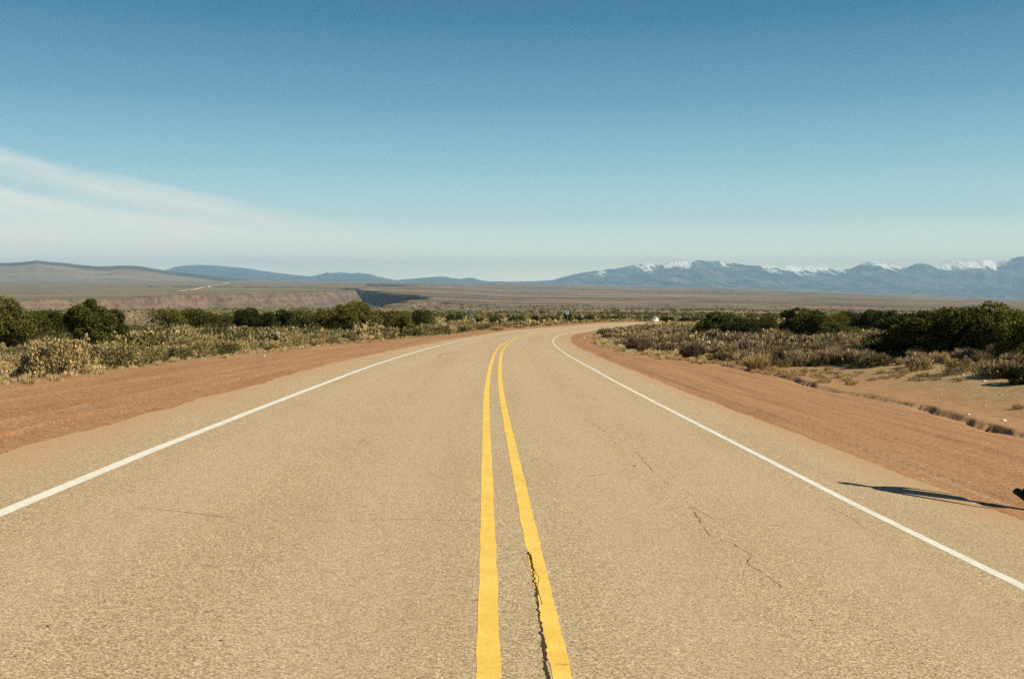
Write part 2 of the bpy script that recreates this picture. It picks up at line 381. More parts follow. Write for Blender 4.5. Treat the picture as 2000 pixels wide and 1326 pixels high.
GREY = leaf_mat('dead_twigs', [(0, (.26, .21, .155)), (.5, (.42, .34, .26)), (1, (.55, .47, .38))], 1.0, .1)
BARK = plain('bark', (.12, .085, .055), .95, .05)
STONE = plain('stone', (.42, .33, .25), .95, .1)
PALE_STONE = plain('pale_stone', (.52, .44, .35), .95, .1)
PEB = plain('dark_pebble', (.03, .026, .022), .9, .2)
POSTM = plain('weathered_post', (.10, .07, .05), .9, .1)
STEEL = plain('galvanised_steel', (.2, .23, .26), .5, .4, .5)
DARKST = plain('dull_sign_back', (.045, .06, .075), .7, .2)
PALEB = plain('pale_blue_sign', (.27, .35, .43), .5, .3)

# ------------------------------------------------------------------ ground: one sheet from behind the camera to the hills
def seg(a, b, r):
    n = max(2, int(round(math.log(b/a)/math.log(r)))); return np.geomspace(a, b, n+1)[:-1]
ys = np.concatenate([np.arange(-16, 4, .4), seg(4, 60, 1.0115), seg(60, 1500, 1.018), seg(1500, 7000, 1.0065), seg(7000, 15000, 1.012), seg(15000, 80000, 1.05), [80000]])
us = np.concatenate([np.arange(-2300, -150, 50), np.arange(-150, 2150, 4.5), np.arange(2150, 4400, 50)])
tx = (us-CX)/F
X = tx[None, :]*np.sqrt(ys**2+36)[:, None]; Y = np.repeat(ys[:, None], len(tx), 1)
Zg, so_, oo_ = height(X, Y, .07, True)
me = np_mesh('ground', np.stack([X, Y, Zg], -1).reshape(-1, 3), grid_faces(*X.shape), [GROUND], {'off': oo_.ravel(), 'along': so_.ravel()}, smooth=True)
tag(link('ground', me), kind='structure')

# ------------------------------------------------------------------ road and its painted lines
def strip(name, offs, s0, s1, step, mat, dz, jag=None, kind='structure'):
    s = np.concatenate([np.arange(s0, min(120, s1), step), np.arange(max(120, s0), s1+.1, 2.0)]) if s1 > 120 else np.arange(s0, s1+1e-6, step)
    P = []; O = []
    for k, o in enumerate(offs):
        oo = np.full_like(s, o)
        if jag is not None: oo = oo+jag(k, s)
        P.append(road_pt(s, oo, dz)); O.append(oo)
    P = np.stack(P, 1); O = np.stack(O, 1)
    me = np_mesh(name, P.reshape(-1, 3), grid_faces(len(s), len(offs)), [mat], {'off': O.ravel(), 'along': np.repeat(s[:, None], len(offs), 1).ravel()}, smooth=True)
    return tag(link(name, me), kind=kind)
def edge_jag(k, s):
    a = (fbm(s*.6, s*0+3.3*k, 4, 50+k)-.5)*.17+(fbm(s*3.1, s*0+1.3*k, 3, 60+k)-.5)*.13
    return a if k in (0, 8) else 0*s
road_offs = [-PL, -3.65, -3.55, -.3, 0, .3, 3.55, 3.65, PR]
strip('road', road_offs, -30, 640, .5, ASPH, 0, edge_jag)
LW = .105
jw = lambda a: (lambda k, s: (fbm(s*7, s*0+k, 2, 80+k)-.5)*a)
strip('white_edge_line', [-3.6-LW/2, -3.6+LW/2], -30, 640, .25, WHITE_P, .0015, jw(.008))
strip('white_edge_line', [3.6-LW/2, 3.6+LW/2], -30, 640, .25, WHITE_P, .0015, jw(.008))
YO, YW = .163, .114
strip('yellow_centre_line', [-YO-YW/2, -YO+YW/2], -30, 640, .25, YELL_P, .0015, jw(.014))
def yjag(k, s):
    a = (fbm(s*9, s*0+k, 3, 80+k)-.5)*.016
    if k == 0: a = a+np.clip((7.8-s)/3, 0, 1)*(.006+.022*fbm(s*11, s*0, 3, 91))
    return a
strip('yellow_centre_line', [YO-YW/2, YO+YW/2], -30, 640, .06 if False else .1, YELL_P, .0015, yjag)

# cracks in the asphalt: thin broken ribbons of tar and grit, one mesh
def crack_mesh():
    V = []; Fs = []
    def run(px, w, gap=.25, wander=.02, seed=0):
        pts = np.array([hit(u, r)[:2] for u, r in px]); L = np.concatenate([[0], np.cumsum(np.hypot(*np.diff(pts, axis=0).T))])
        n = int(L[-1]/.018)+2; t = np.linspace(0, L[-1], n)
        x = np.interp(t, L, pts[:, 0])+(fbm(t*5, t*0+seed, 4, 100)-.5)*2*wander*.8+(fbm(t*34, t*0+seed, 2, 105)-.5)*w*1.6; y = np.interp(t, L, pts[:, 1])+(fbm(t*5, t*0+seed+9, 4, 101)-.5)*2*wander*1.0
        ww = .46*w*(.35+1.3*fbm(t*38, t*0+seed, 3, 104))*np.clip(.15+1.5*fbm(t*6, t*0+seed, 3, 102), 0, 2)*(fbm(t*2.2, t*0+seed, 3, 103) > gap)
        dx = np.gradient(x); dy = np.gradient(y); q = np.hypot(dx, dy)+1e-9; nx, ny = -dy/q, dx/q
        for sgn in (0,):
            z = height(np.stack([x+nx*ww, x-nx*ww]), np.stack([y+ny*ww, y-ny*ww]))+.003
        b = len(V)
        for k in range(n):
            V.append((x[k]+nx[k]*ww[k], y[k]+ny[k]*ww[k], z[0, k])); V.append((x[k]-nx[k]*ww[k], y[k]-ny[k]*ww[k], z[1, k]))
        for k in range(n-1):
            if ww[k] > 0 and ww[k+1] > 0: Fs.append((b+2*k, b+2*k+1, b+2*k+3, b+2*k+2))
    run([(205, 985), (320, 995), (430, 1009), (530, 1017), (640, 1018), (790, 1014), (940, 1018)], .0045, .42, .015, 1)
    run([(1033, 1078), (1038, 1100), (1044, 1135), (1050, 1170), (1054, 1205), (1059, 1245), (1064, 1285), (1070, 1340)], .015, .08, .006, 2)
    run([(1027, 1060), (1042, 1073), (1035, 1084), (1041, 1108)], .004, .45, .008, 3)
    run([(1044, 1115), (1052, 1128), (1050, 1150), (1058, 1180)], .003, .45, .008, 4)
    run([(1280, 925), (1325, 960), (1350, 990), (1385, 1045), (1430, 1060), (1470, 1085), (1457, 1099), (1500, 1125), (1525, 1141), (1545, 1165), (1565, 1185)], .0042, .40, .02, 5)
    run([(1345, 985), (1370, 1000), (1400, 1015)], .004, .35, .02, 6)
    run([(1140, 820), (1175, 838), (1200, 856), (1218, 862)], .005, .5, .02, 7)
    run([(1200, 865), (1245, 885), (1280, 925)], .0045, .5, .02, 17)
    run([(628, 893), (655, 882), (690, 872), (720, 855)], .005, .5, .02, 8)
    run([(1610, 985), (1660, 1010), (1710, 1045)], .004, .5, .02, 10)
    run([(1140, 930), (1200, 925), (1245, 908)], .005, .5, .02, 11)
    run([(300, 700+130), (380, 826), (470, 822)], .006, .5, .03, 12)
    run([(855, 698), (862, 693), (880, 689), (925, 686)], .022, .35, .02, 13)
    run([(945, 795), (963, 795), (985, 797)], .006, .2, .01, 14)
    run([(1062, 1232), (1080, 1230), (1098, 1231)], .002, .5, .004, 15)
    run([(1068, 1300), (1090, 1297), (1112, 1298)], .002, .5, .004, 16)
    return np_mesh('road_cracks', V, Fs, [CRACK])
tag(link('road_cracks', crack_mesh()), kind='structure')

# far dirt track across the plain
def drape(name, px, w, mat):
    pts = []
    for u, r in px:
        yy = np.geomspace(2600, 14000, 900); g = height((u-CX)/F*yy, yy); rowz = row_z(yy, r); k = np.argmax(rowz < g); k = k or 899
        pts.append(((u-CX)/F*yy[k], yy[k]))
    pts = np.array(pts); L = np.concatenate([[0], np.cumsum(np.hypot(*np.diff(pts, axis=0).T))]); t = np.linspace(0, L[-1], 160)
    x = np.interp(t, L, pts[:, 0]); y = np.interp(t, L, pts[:, 1]); a = np.stack([x-w, x+w], 1); b = np.stack([y, y], 1)
    z = height(a, b)+3.0
    me = np_mesh(name, np.stack([a, b, z], -1).reshape(-1, 3), grid_faces(len(t), 2), [mat]); return tag(link(name, me), kind='structure')
drape('dirt_track', [(352, 570.5), (385, 565.5), (410, 561), (432, 556.5), (446, 552.6), (430, 550.5)], 14, plain('pale_dirt', (.55, .42, .29), .95, .05))

# ------------------------------------------------------------------ hills and mountains
def mountain_material(name, dark, lite, snowy):
    m = NT(name); p = m.pos(); n = m.noise(p, .0008, 7, .74); n2 = m.noise(p, .003, 5, .72)
    gu = m.noise(m.comb(m.math('MULTIPLY', m.sep(p)[0], .0013), m.math('MULTIPLY', m.sep(p)[1], .00034), m.math('MULTIPLY', m.sep(p)[2], .0006)), 1.0, 6, .75)
    c = m.mix(m.rng(m.math('ADD', m.math('MULTIPLY', n, .4), m.math('MULTIPLY', gu, .6)), .42, .6), dark, lite)
    c = m.mix(m.math('MULTIPLY', m.attr('forest'), m.rng(n2, .5, .66, 0, .8)), c, (.24, .19, .14)); c = m.mix(m.rng(n2, .4, .65, .45, 0), c, tuple(v*.5 for v in dark))
    m.bump(m.math('ADD', gu, m.math('MULTIPLY', n2, .35)), 1.0, 260 if snowy else 160)
    if snowy:
        a = m.attr('snow'); k = m.math('ADD', a, m.math('MULTIPLY', m.math('SUBTRACT', m.noise(m.comb(m.math('MULTIPLY', m.sep(p)[0], .0046), m.math('MULTIPLY', m.sep(p)[1], .0006), m.math('MULTIPLY', m.sep(p)[2], .0016)), 1.0, 7, .78), .5), 2.1))
        k = m.math('ADD', k, m.math('MULTIPLY', m.math('SUBTRACT', gu, .5), 1.3))
        c = m.mix(m.rng(k, .40, .50), c, (.97, .95, .90))
    return m.col(c)
def ridge(name, pts, base, y0, yr, y1, step, amp, mat, nf, snow=None, ny=60):
    P = np.array(pts, float); u = np.arange(P[0, 0], P[-1, 0]+.1, step); top = np.interp(u, P[:, 0], P[:, 1])
    B = np.array(base, float); br = np.interp(u, B[:, 0], B[:, 1])
    yy = np.concatenate([np.linspace(y0, yr, int(ny*.72))[:-1], np.linspace(yr, y1, ny-int(ny*.72)+1)])
    U, Yv = np.meshgrid(u, yy); Xv = (U-CX)/F*Yv
    t = np.where(Yv <= yr, (Yv-y0)/(yr-y0), (y1-Yv)/(y1-yr)); prof = np.clip(t, 0, 1)**1.25
    rg = 1-np.abs(2*fbm(Xv/nf, Yv/nf*.45, 5, 200)-1)*1.0; rg2 = fbm(Xv/nf*2.7, Yv/nf*1.2, 4, 210)
    shape = prof*(1-amp*(1-rg)*(.35+1.3*(1-prof)))-amp*.14*(rg2-.5)*np.sin(np.pi*np.clip(prof, 0, 1))
    zb = row_z(Yv, br[None, :])-60; zt = row_z(yr, top)[None, :]
    Zv = zb+(zt-zb)*shape
    for _ in range(4):                               # the highest line of the land carries the skyline
        e = (Zv-ZC)/Yv; mx = e.max(0); want = (row_z(yr, top)-ZC)/yr; bb = (zb[0]-ZC)/y0
        k = (want-bb)/(mx-bb+1e-9); k = np.clip(k, .5, 2); Zv = zb+(Zv-zb)*k[None, :]
    rows = HOR-(Zv-ZC)/Yv*F
    at = {'forest': np.clip(1-(rows-top[None, :])/14.0, 0, 1).ravel()}
    if snow:
        sp, sv = np.array([a for a, b in snow], float), np.array([b for a, b in snow], float)
        rows = HOR-(Zv-ZC)/Yv*F; hi = np.clip(1-(rows-top[None, :])/30.0, 0, 1)
        uw = U+(fbm(Xv/420, Yv/1100, 4, 240)-.5)*46
        ker = np.exp(-(np.arange(-8, 9)/3.0)**2); uu = np.arange(sp[0], sp[-1], 2.0); sm = np.convolve(np.interp(uu, sp, sv), ker/ker.sum(), 'same')
        at['snow'] = (np.interp(uw, uu, sm)*1.0*hi-.3*(1-hi)).ravel()
    me = np_mesh(name, np.stack([Xv, Yv, Zv], -1).reshape(-1, 3), grid_faces(*Xv.shape), [mat], at, smooth=True)
    return tag(link(name, me), kind='structure')
ridge('mountain_range', [(1000, 552), (1040, 549.5), (1080, 547), (1100, 541), (1125, 535), (1150, 530.5), (1185, 526), (1200, 525), (1240, 517.5), (1262, 515), (1285, 516), (1300, 514), (1318, 510.5), (1332, 509), (1345, 510), (1360, 507.5), (1378, 510), (1400, 509.5), (1412, 514), (1430, 513.5), (1455, 518), (1480, 519), (1510, 519.5), (1535, 518.5), (1560, 519.5), (1580, 519), (1600, 521), (1625, 525.5), (1640, 527.5), (1660, 525), (1680, 516), (1700, 510.5), (1712, 511), (1730, 517), (1750, 520), (1770, 522.5), (1790, 513.5), (1802, 515.5), (1818, 517.5), (1832, 516), (1845, 511), (1865, 509), (1880, 510.5), (1900, 510), (1917, 507), (1930, 508.5), (1945, 511), (1955, 507.5), (1975, 504.5), (1990, 501), (2005, 500), (2060, 507), (2130, 504), (2250, 510), (2400, 505), (2600, 512)],
      [(1000, 556), (1150, 566), (1300, 568), (1500, 569), (1600, 575), (1750, 583), (1850, 589), (2000, 596), (2600, 598)],
      28000, 41000, 50000, 2.5, .85, mountain_material('forested_rock', (.024, .034, .036), (.25, .21, .15), True), 3700,
      [(1000, 0), (1150, 0), (1165, .7), (1185, .7), (1195, 0), (1235, .25), (1262, .8), (1285, .35), (1310, .95), (1345, 1), (1356, .35), (1400, .45), (1430, .3), (1480, .15), (1500, .75), (1530, .75), (1555, .95), (1590, .95), (1610, .45), (1640, .5), (1660, .1), (1690, .25), (1712, .8), (1740, .6), (1770, .15), (1785, .6), (1800, .2), (1830, .5), (1845, 1.1), (1880, 1.1), (1930, 1.15), (1942, 1), (1958, .6), (1980, .1), (2600, .4)], 90)
def hill_material():
    m = NT('hill_brush'); p = m.pos(); n = m.noise(p, .0011, 7, .72); f = m.attr('forest')
    g = m.ramp(m.noise(m.comb(m.math('MULTIPLY', m.sep(p)[0], .0009), m.math('MULTIPLY', m.sep(p)[1], .0012), m.math('MULTIPLY', m.sep(p)[2], .02)), 1.0, 6, .7), [(.3, (.11, .095, .06)), (.5, (.21, .165, .105)), (.7, (.34, .25, .17))])
    return m.col(m.mix(m.rng(m.math('ADD', f, m.math('MULTIPLY', m.math('SUBTRACT', n, .5), .9)), .35, .6), g, m.mix(m.rng(n, .35, .65), (.04, .045, .03), (.085, .08, .05))))
HILLM = hill_material()
BLUEM = mountain_material('far_hill_forest', (.035, .045, .04), (.075, .075, .055), False)
ridge('far_hills', [(300, 534), (325, 527), (345, 521), (365, 518.5), (390, 517.5), (430, 519), (450, 521.5), (470, 523), (490, 525), (520, 530), (550, 534), (580, 537.5), (605, 540), (620, 537.5), (640, 532.5), (650, 533.5), (665, 531.5), (685, 534), (700, 533), (720, 535), (740, 540.5), (760, 545), (775, 547), (800, 545), (820, 543), (840, 541.5), (860, 540), (872, 540.5), (885, 543.5), (900, 545), (915, 542), (925, 543), (937, 547), (955, 549.5), (1000, 550), (1060, 549)],
      [(300, 549), (700, 553), (1060, 556)], 33000, 43000, 50000, 4, .5, BLUEM, 2600)
ridge('mesa_hills', [(-700, 512), (-300, 509), (-60, 511), (0, 513.5), (20, 513.5), (45, 512), (62, 510.5), (72, 508.5), (82, 509.5), (92, 511), (130, 514), (160, 517.5), (190, 520.5), (210, 520), (235, 519), (258, 519), (275, 520), (300, 524.5), (330, 529.5), (370, 534), (420, 540), (480, 546), (540, 551)],
      [(-700, 552), (0, 552), (540, 554)], 11500, 20000, 25000, 4, .38, HILLM, 2600)

# ------------------------------------------------------------------ plants
def quads(cen, ax, ay):                              # one small four-cornered leaf per row
    V = np.stack([cen-ax, cen-ay*.55, cen+ax, cen+ay*.55], 1).reshape(-1, 3)
    return V, np.arange(len(V)).reshape(-1, 4)
def unit(v): return v/(np.linalg.norm(v, axis=-1, keepdims=True)+1e-9)
def tree_parts(seed, h=4.0, w=4.2, n=20000, spike=False, leaf=.088):
    g = np.random.default_rng(seed); lob = []
    nl = g.integers(11, 15)
    for k in range(nl):
        a = k*2.399+g.uniform(-.4, .4); hh = g.uniform(.16, .8)**.9; rr = math.sqrt(max(0, 1-((hh-.32)/.62)**2))*w*.5*g.uniform(.5, .8)
        lob.append((math.cos(a)*rr, math.sin(a)*rr, hh*h, g.uniform(.13, .22)*w))
    lob.append((g.uniform(-.3, .3), g.uniform(-.3, .3), h*.80, .2*w)); lob.append((0, 0, h*.5, .32*w))
    if spike: lob += [(.15, 0, h*.98, .12*w), (.05, 0, h*.88, .17*w)]
    wt = np.array([l[3]**2 for l in lob]); idx = g.choice(len(lob), n, p=wt/wt.sum()); L = np.array(lob)[idx]
    d = unit(g.normal(size=(n, 3))); q = .5+.55*g.random(n)**.5
    q *= .82+.36*vnoise(d[:, 0]*3+idx*7, d[:, 1]*3+d[:, 2]*2.2, seed)      # lumps and hollows in the outline
    c = L[:, :3]+d*(L[:, 3]*q)[:, None]*np.array([1, 1, .9])
    stray = g.random(n) < .035; c[stray] += d[stray]*(g.random(stray.sum())*.32)[:, None]
    keep = (vnoise(c[:, 0]*1.7+c[:, 2], c[:, 1]*1.7-c[:, 2]*.8, seed+5) > .24) & (c[:, 2] > .06); c = c[keep]; d = d[keep]; n = len(c)
    up = unit(d*.8+np.array([0, 0, .55])+g.normal(size=(n, 3))*.55); sd = unit(np.cross(up, g.normal(size=(n, 3))))
    sz = leaf*g.uniform(.55, 1.3, n)[:, None]
    V, Fc = quads(c, up*sz, sd*sz)
    bm = bmesh.new(); base = [(0, 0, -.25), (.04, .02, .25), (g.uniform(-.15, .15), g.uniform(-.15, .15), h*.4), (0, 0, h*.72)]
    tube(bm, base, [.20, .15, .09, .03], 7)
    for l in lob[:nl]:
        z0 = min(l[2]*.5, h*.4); tube(bm, [(0, 0, z0*.7), (l[0]*.5, l[1]*.5, z0+(l[2]-z0)*.4), (l[0]*.95, l[1]*.95, l[2])], [.075, .05, .015], 5)
    return V, Fc, bm
def make_tree(seed, **k):
    V, Fc, bm = tree_parts(seed, **k)
    crown = np_mesh('crown', V, Fc, [JUNI])
    tr = bpy.data.meshes.new('trunk'); bm.to_mesh(tr); bm.free(); tr.materials.append(BARK)
    return crown, tr
TREES = [make_tree(s, **k) for s, k in ((11, {}), (12, dict(h=4.2, w=4.0)), (13, dict(h=3.7, w=4.6)), (14, dict(h=4.3, w=3.6, spike=True)), (15, dict(h=3.4, w=4.4)), (16, dict(h=4.0, w=5.0, n=22000)))]
def ext_of(me):
    a = np.empty(len(me.vertices)*3, np.float32); me.vertices.foreach_get('co', a); a = a.reshape(-1, 3); r = np.percentile(np.abs(a[:, :2]), 97.5); return 2*r, np.percentile(a[:, 2], 99.7)
TW, TH = zip(*[ext_of(t[0]) for t in TREES])
def plant_tree(u, base, top, wpx, label, v, dark=0.0, name='juniper_tree', group=None, cat='tree'):
    x, y, z = hit(u, base)
    h = (base-top)/F*y*1.0; w = wpx/F*y
    t = bpy.data.objects.new(name, None); COL.objects.link(t); t.empty_display_size = .3
    t.location = (x, y, z-.08); t.rotation_euler = (0, 0, (u*1.7) % 6.28); t.scale = (w/TW[v], w/TW[v], h/TH[v])
    tag(t, label, cat, group)
    cme, tme = TREES[v]
    link('crown', cme, t); link('trunk', tme, t)
    return t
tl = [
 (8, 690, 581, 120, 'tall olive-green juniper at the left end of the row, cut by the picture edge', 0),
 (-75, 684, 590, 120, 'juniper outside the left end of the row, only its branch tips showing', 1),
 (60, 676, 607, 76, 'low rounded juniper just right of the tall one at the picture edge', 2),
 (112, 672, 606, 84, 'broad juniper left of the one with the spiked top', 5),
 (174, 688, 584, 88, 'dark juniper with a narrow spiked top in front of the canyon wall', 3),
 (218, 678, 604, 62, 'olive juniper leaning on the right of the spiked one, beside the bare bush', 1),
 (318, 650, 603, 74, 'small juniper right of the bleached bare bush', 4),
 (385, 648, 603, 86, 'wide dark juniper second right of the bleached bare bush', 5),
 (438, 646, 614, 52, 'short pale green juniper below the far dirt track', 2),
 (488, 649, 601, 62, 'round juniper standing by itself between two gaps of the left row', 0),
 (543, 652, 606, 70, 'juniper second left of the biggest domed one, touching its neighbours', 1),
 (590, 650, 605, 66, 'dark juniper midway between the lone round one and the biggest domed one', 2),
 (628, 655, 602, 72, 'juniper pressed against the left side of the biggest domed one', 4),
 (695, 658, 588, 100, 'biggest domed juniper of the left row, below the shaded canyon wall', 0),
 (738, 654, 607, 52, 'low juniper under the right shoulder of the biggest domed one', 2),
 (774, 652, 606, 68, 'round juniper right of the biggest domed one', 1),
 (822, 640, 604, 50, 'last dark juniper at the right end of the left row, behind the pale bunchgrass', 5),
 (1398, 660, 609, 84, 'rounded juniper at the left end of the right-hand row', 0),
 (1446, 663, 619, 74, 'lower olive juniper in front of the left end of the right-hand row', 2),
 (1492, 658, 616, 60, 'small juniper in the dip left of the pointed one, right of the road', 4),
 (1568, 663, 601, 96, 'pointed juniper standing highest in the left half of the right-hand row', 1),
 (1625, 660, 613, 76, 'paler juniper against the right side of the pointed one', 5),
 (1660, 648, 608, 56, 'juniper set back between the pointed one and the dark thicket', 2),
 (1700, 652, 605, 62, 'juniper just left of the dark thicket, with a small rounded top', 0),
 (1742, 655, 606, 70, 'juniper rising behind the left edge of the dark thicket', 4),
 (1768, 693, 610, 124, 'left end juniper of the dark thicket, reaching down to the brush', 1),
 (1848, 697, 603, 136, 'middle juniper of the dark thicket with a ragged flat top', 2),
 (1932, 701, 590, 146, 'tallest juniper of the dark thicket, with a broad round top', 0),
 (1812, 697, 607, 118, 'juniper filling the gap between the left end and the middle of the dark thicket', 3),
 (1893, 700, 600, 124, 'juniper leaning into the left side of the tallest one in the dark thicket', 2),
 (1972, 702, 603, 112, 'juniper on the right flank of the tallest one in the dark thicket', 4),
 (2012, 708, 614, 116, 'right end juniper of the dark thicket, cut by the picture edge', 5),
 (2000, 748, 712, 66, 'small dark juniper shrub on the bare dirt at the right picture edge', 4),
]
random.seed(5)
for k, (u, b, t, w, lab, v) in enumerate(tl):
    plant_tree(u, b, t, w*1.0, lab, v, group='junipers left of the road' if u < 1000 else 'junipers right of the road')
# bleached bare bush in the left row
def bare_bush(seed, h, w, n=70):
    g = np.random.default_rng(seed); bm = bmesh.new()
    for k in range(n):
        a = g.uniform(0, 6.28); r = w*.5*math.sqrt(g.random()); z = h*g.uniform(.55, 1)*math.sqrt(max(.1, 1-(r/(w*.55))**2))
        p0 = Vector((g.uniform(-.1, .1), g.uniform(-.1, .1), 0)); p2 = Vector((math.cos(a)*r, math.sin(a)*r, z)); p1 = p0.lerp(p2, .5)+Vector((g.normal()*.12, g.normal()*.12, .1))
        tube(bm, [p0, p1, p2], [.035, .022, .006], 4)
        for j in range(7):
            q = p1.lerp(p2, g.random()); e = q+Vector((g.normal(), g.normal(), abs(g.normal())*.8))*.22*w*.35
            tube(bm, [q, e], [.016, .004], 3)
    return bm
x, y, z = hit(262, 652)
o = bm_obj('bare_bush', bare_bush(3, 56/F*y, 92/F*y, 110), GREY, loc=(x, y, z-.05)); tag(o, 'bleached leafless bush of grey twigs between the left junipers', 'bush')

def bush_arrays(seed, n, h, w, leaf, up=.5, blade=1.0, core=.35, hollow=.25):
    g = np.random.default_rng(seed)
    a = g.uniform(0, 6.283, n); cz = g.random(n); d = unit(np.stack([np.cos(a), np.sin(a), cz*1.25], -1)); q = core+(1-core)*g.random(n)**.45
    q *= .72+.5*vnoise(np.cos(a)*2.3+cz*2, np.sin(a)*2.3+seed, seed)
    c = d*q[:, None]*np.array([w*.5, w*.5, h])
    keep = vnoise(c[:, 0]*9+seed, c[:, 1]*9+c[:, 2]*6, seed+3) > hollow; c = c[keep]; d = d[keep]; n = len(c)
    ax = unit(d*.7+np.array([0, 0, up])+g.normal(size=(n, 3))*.45); ay = unit(np.cross(ax, g.normal(size=(n, 3)))); s = leaf*g.uniform(.5, 1.4, n)[:, None]
    c[:, 2] = np.maximum(c[:, 2], .02)
    return quads(c, ax*s*blade, ay*s)
def tuft_arrays(seed, n, h, w, wid):                  # a clump of upright blades fanning out of one root
    g = np.random.default_rng(seed); a = g.uniform(0, 6.283, n); r = np.sqrt(g.random(n)); hh = h*g.uniform(.55, 1.05, n)*(1-.35*r**2)
    b = np.stack([np.cos(a)*r*w*.22, np.sin(a)*r*w*.22, np.zeros(n)], -1); t = np.stack([np.cos(a)*r*w*.5, np.sin(a)*r*w*.5, hh], -1)+g.normal(size=(n, 3))*.05*h
    sd = unit(np.cross(t-b, g.normal(size=(n, 3)))); k = wid*g.uniform(.6, 1.5, n)[:, None]; m = (b*.35+t*.65)
    V = np.stack([b-sd*k*.5, m-sd*k, t, m+sd*k], 1).reshape(-1, 3)
    return V, np.arange(len(V)).reshape(-1, 4)
def twig_arrays(seed, n, h, w, wid, leafn, leaf):     # dark twigs below, pale tips on top
    V1, F1 = tuft_arrays(seed, n, h, w*1.05, wid)
    V2, F2 = bush_arrays(seed+1, leafn, h*1.02, w, leaf, .8, 1.3, .6, .3)
    return V1, F1, V2, F2
def two_mat(name, A, ma, mb):
    V1, F1, V2, F2 = A
    return np_mesh(name, np.concatenate([V1, V2]), np.concatenate([F1, F2+len(V1)]), [ma, mb], midx=np.concatenate([np.zeros(len(F1)), np.ones(len(F2))]))
SAGES = [np_mesh('sagebrush', *bush_arrays(20+k, 5200, .66, 1.1, .023, core=.55, hollow=.34), [SAGE]) for k in range(5)]
SAGES += [two_mat('sagebrush', twig_arrays(40+k, 260, .55, 1.1, .008, 2200, .03), DUSK, SAGE) for k in range(2)]
DARKS = [two_mat('twiggy_bush', twig_arrays(50+k, 900, .72, 1.3, .010, 700, .04), DUSK, DUSK) for k in range(3)]
DARKS += [two_mat('twiggy_bush', twig_arrays(55+k, 900, .75, 1.25, .010, 420, .045), DUSK, STRAW) for k in range(2)]
GRASSES = [np_mesh('bunchgrass', *tuft_arrays(60+k, 520, .75, .9, .008), [STRAW]) for k in range(3)]
LOWG = [np_mesh('grass_tuft', *tuft_arrays(70+k, 170, .24, .42, .006), [STRAW]) for k in range(3)]

def vis(x, y, m=520):
    u = CX+F*x/np.maximum(y, .1); return (u > -m) & (u < 2000+m) & (y > 3)
def scatter(n, o0, o1, s0, s1, gap, seed, dens=None):
    g = np.random.default_rng(seed); o = g.uniform(o0, o1, n); s = s0+(s1-s0)*g.random(n)**1.0
    P = road_pt(s, o); x, y = P[:, 0], P[:, 1]; k = vis(x, y)
    if dens is not None: k &= g.random(n) < dens(o, s, x, y)
    x, y = x[k], y[k]; order = np.argsort(y); x, y = x[order], y[order]
    cell = {}; out = []
    for a, b in zip(x, y):
        i, j = int(a//gap), int(b//gap); ok = True
        for di in (-1, 0, 1):
            for dj in (-1, 0, 1):
                for (c, d) in cell.get((i+di, j+dj), ()):
                    if (a-c)**2+(b-d)**2 < gap*gap: ok = False
        if ok: cell.setdefault((i, j), []).append((a, b)); out.append((a, b))
    A = np.array(out); return A, height(A[:, 0], A[:, 1])
def merge(name, meshes, P, Z, mats_idx, sc, tints, seed, bias=0.0):   # countless plants in one mesh
    g = np.random.default_rng(seed); Vs = []; Fs = []; Ts = []; Ms = []; base = 0
    for k, ((x, y), z) in enumerate(zip(P, Z)):
        V, Fc, mi = meshes[k % len(meshes)]; a = g.uniform(0, 6.28); s = sc*g.choice([.5, .7, .9, 1.1, 1.4])*g.uniform(.85, 1.15); ca, sa = math.cos(a)*s, math.sin(a)*s
        W = np.stack([V[:, 0]*ca-V[:, 1]*sa+x, V[:, 0]*sa+V[:, 1]*ca+y, V[:, 2]*s*g.uniform(.8, 1.2)+z-.03], -1)
        Vs.append(W); Fs.append(Fc+base); base += len(V); Ts.append(np.full(len(Fc), bias+g.uniform(-tints, tints))); Ms.append(mi if mi is not None else np.zeros(len(Fc), int))
    me = np_mesh(name, np.concatenate(Vs), np.concatenate(Fs), mats_idx, {'tint': np.concatenate(Ts)}, midx=np.concatenate(Ms))
    return link(name, me)

# left brush: dense sage from the edge of the dirt back to the junipers
Pn, Zn = scatter(22000, -75, -PL-3.7, 6, 190, .98, 1, lambda o, s, x, y: np.where(y < 60, 1, np.clip(60/y, .3, 1))*np.where(fbm(x*.22, y*.16, 3, 330) < .42, .3, 1))
lab_l = lambda x, y, tall: ('grey-green sagebrush at the edge of the left dirt shoulder' if tall else 'grey-green sagebrush in the brush between the left shoulder and the junipers')
ind = 260
gg = np.random.default_rng(3)
_, offs_n = s_off(Pn[:, 0], Pn[:, 1])
def put(me, x, y, z, sc, name, label, cat, group):
    o = link(name, me, None, (x, y, z-.04), random.uniform(0, 6.28), (sc*random.uniform(.85, 1.2), sc*random.uniform(.85, 1.2), sc*random.uniform(.8, 1.2)))
    return tag(o, label, cat, group)
random.seed(11)
inframe = lambda P: np.abs(P[:, 0]/P[:, 1]) < .585
big_first = np.argsort(Pn[:, 1]+1e4*~inframe(Pn))
for i in big_first[:ind]:
    (x, y), z = Pn[i], Zn[i]; front = offs_n[i] > -PL-5.2
    r = random.random()
    if r < .93:
        put(random.choice(SAGES), x, y, z, random.choice((.5, .75, .95, 1.15, 1.45)), 'sagebrush', lab_l(x, y, front), 'shrub', 'sagebrush left of the road')
    else:
        put(random.choice(GRASSES), x, y, z, random.uniform(.6, .85), 'bunchgrass', 'straw-coloured bunchgrass among the sagebrush left of the road', 'grass clump', 'bunchgrass left of the road')
rest = big_first[ind:]
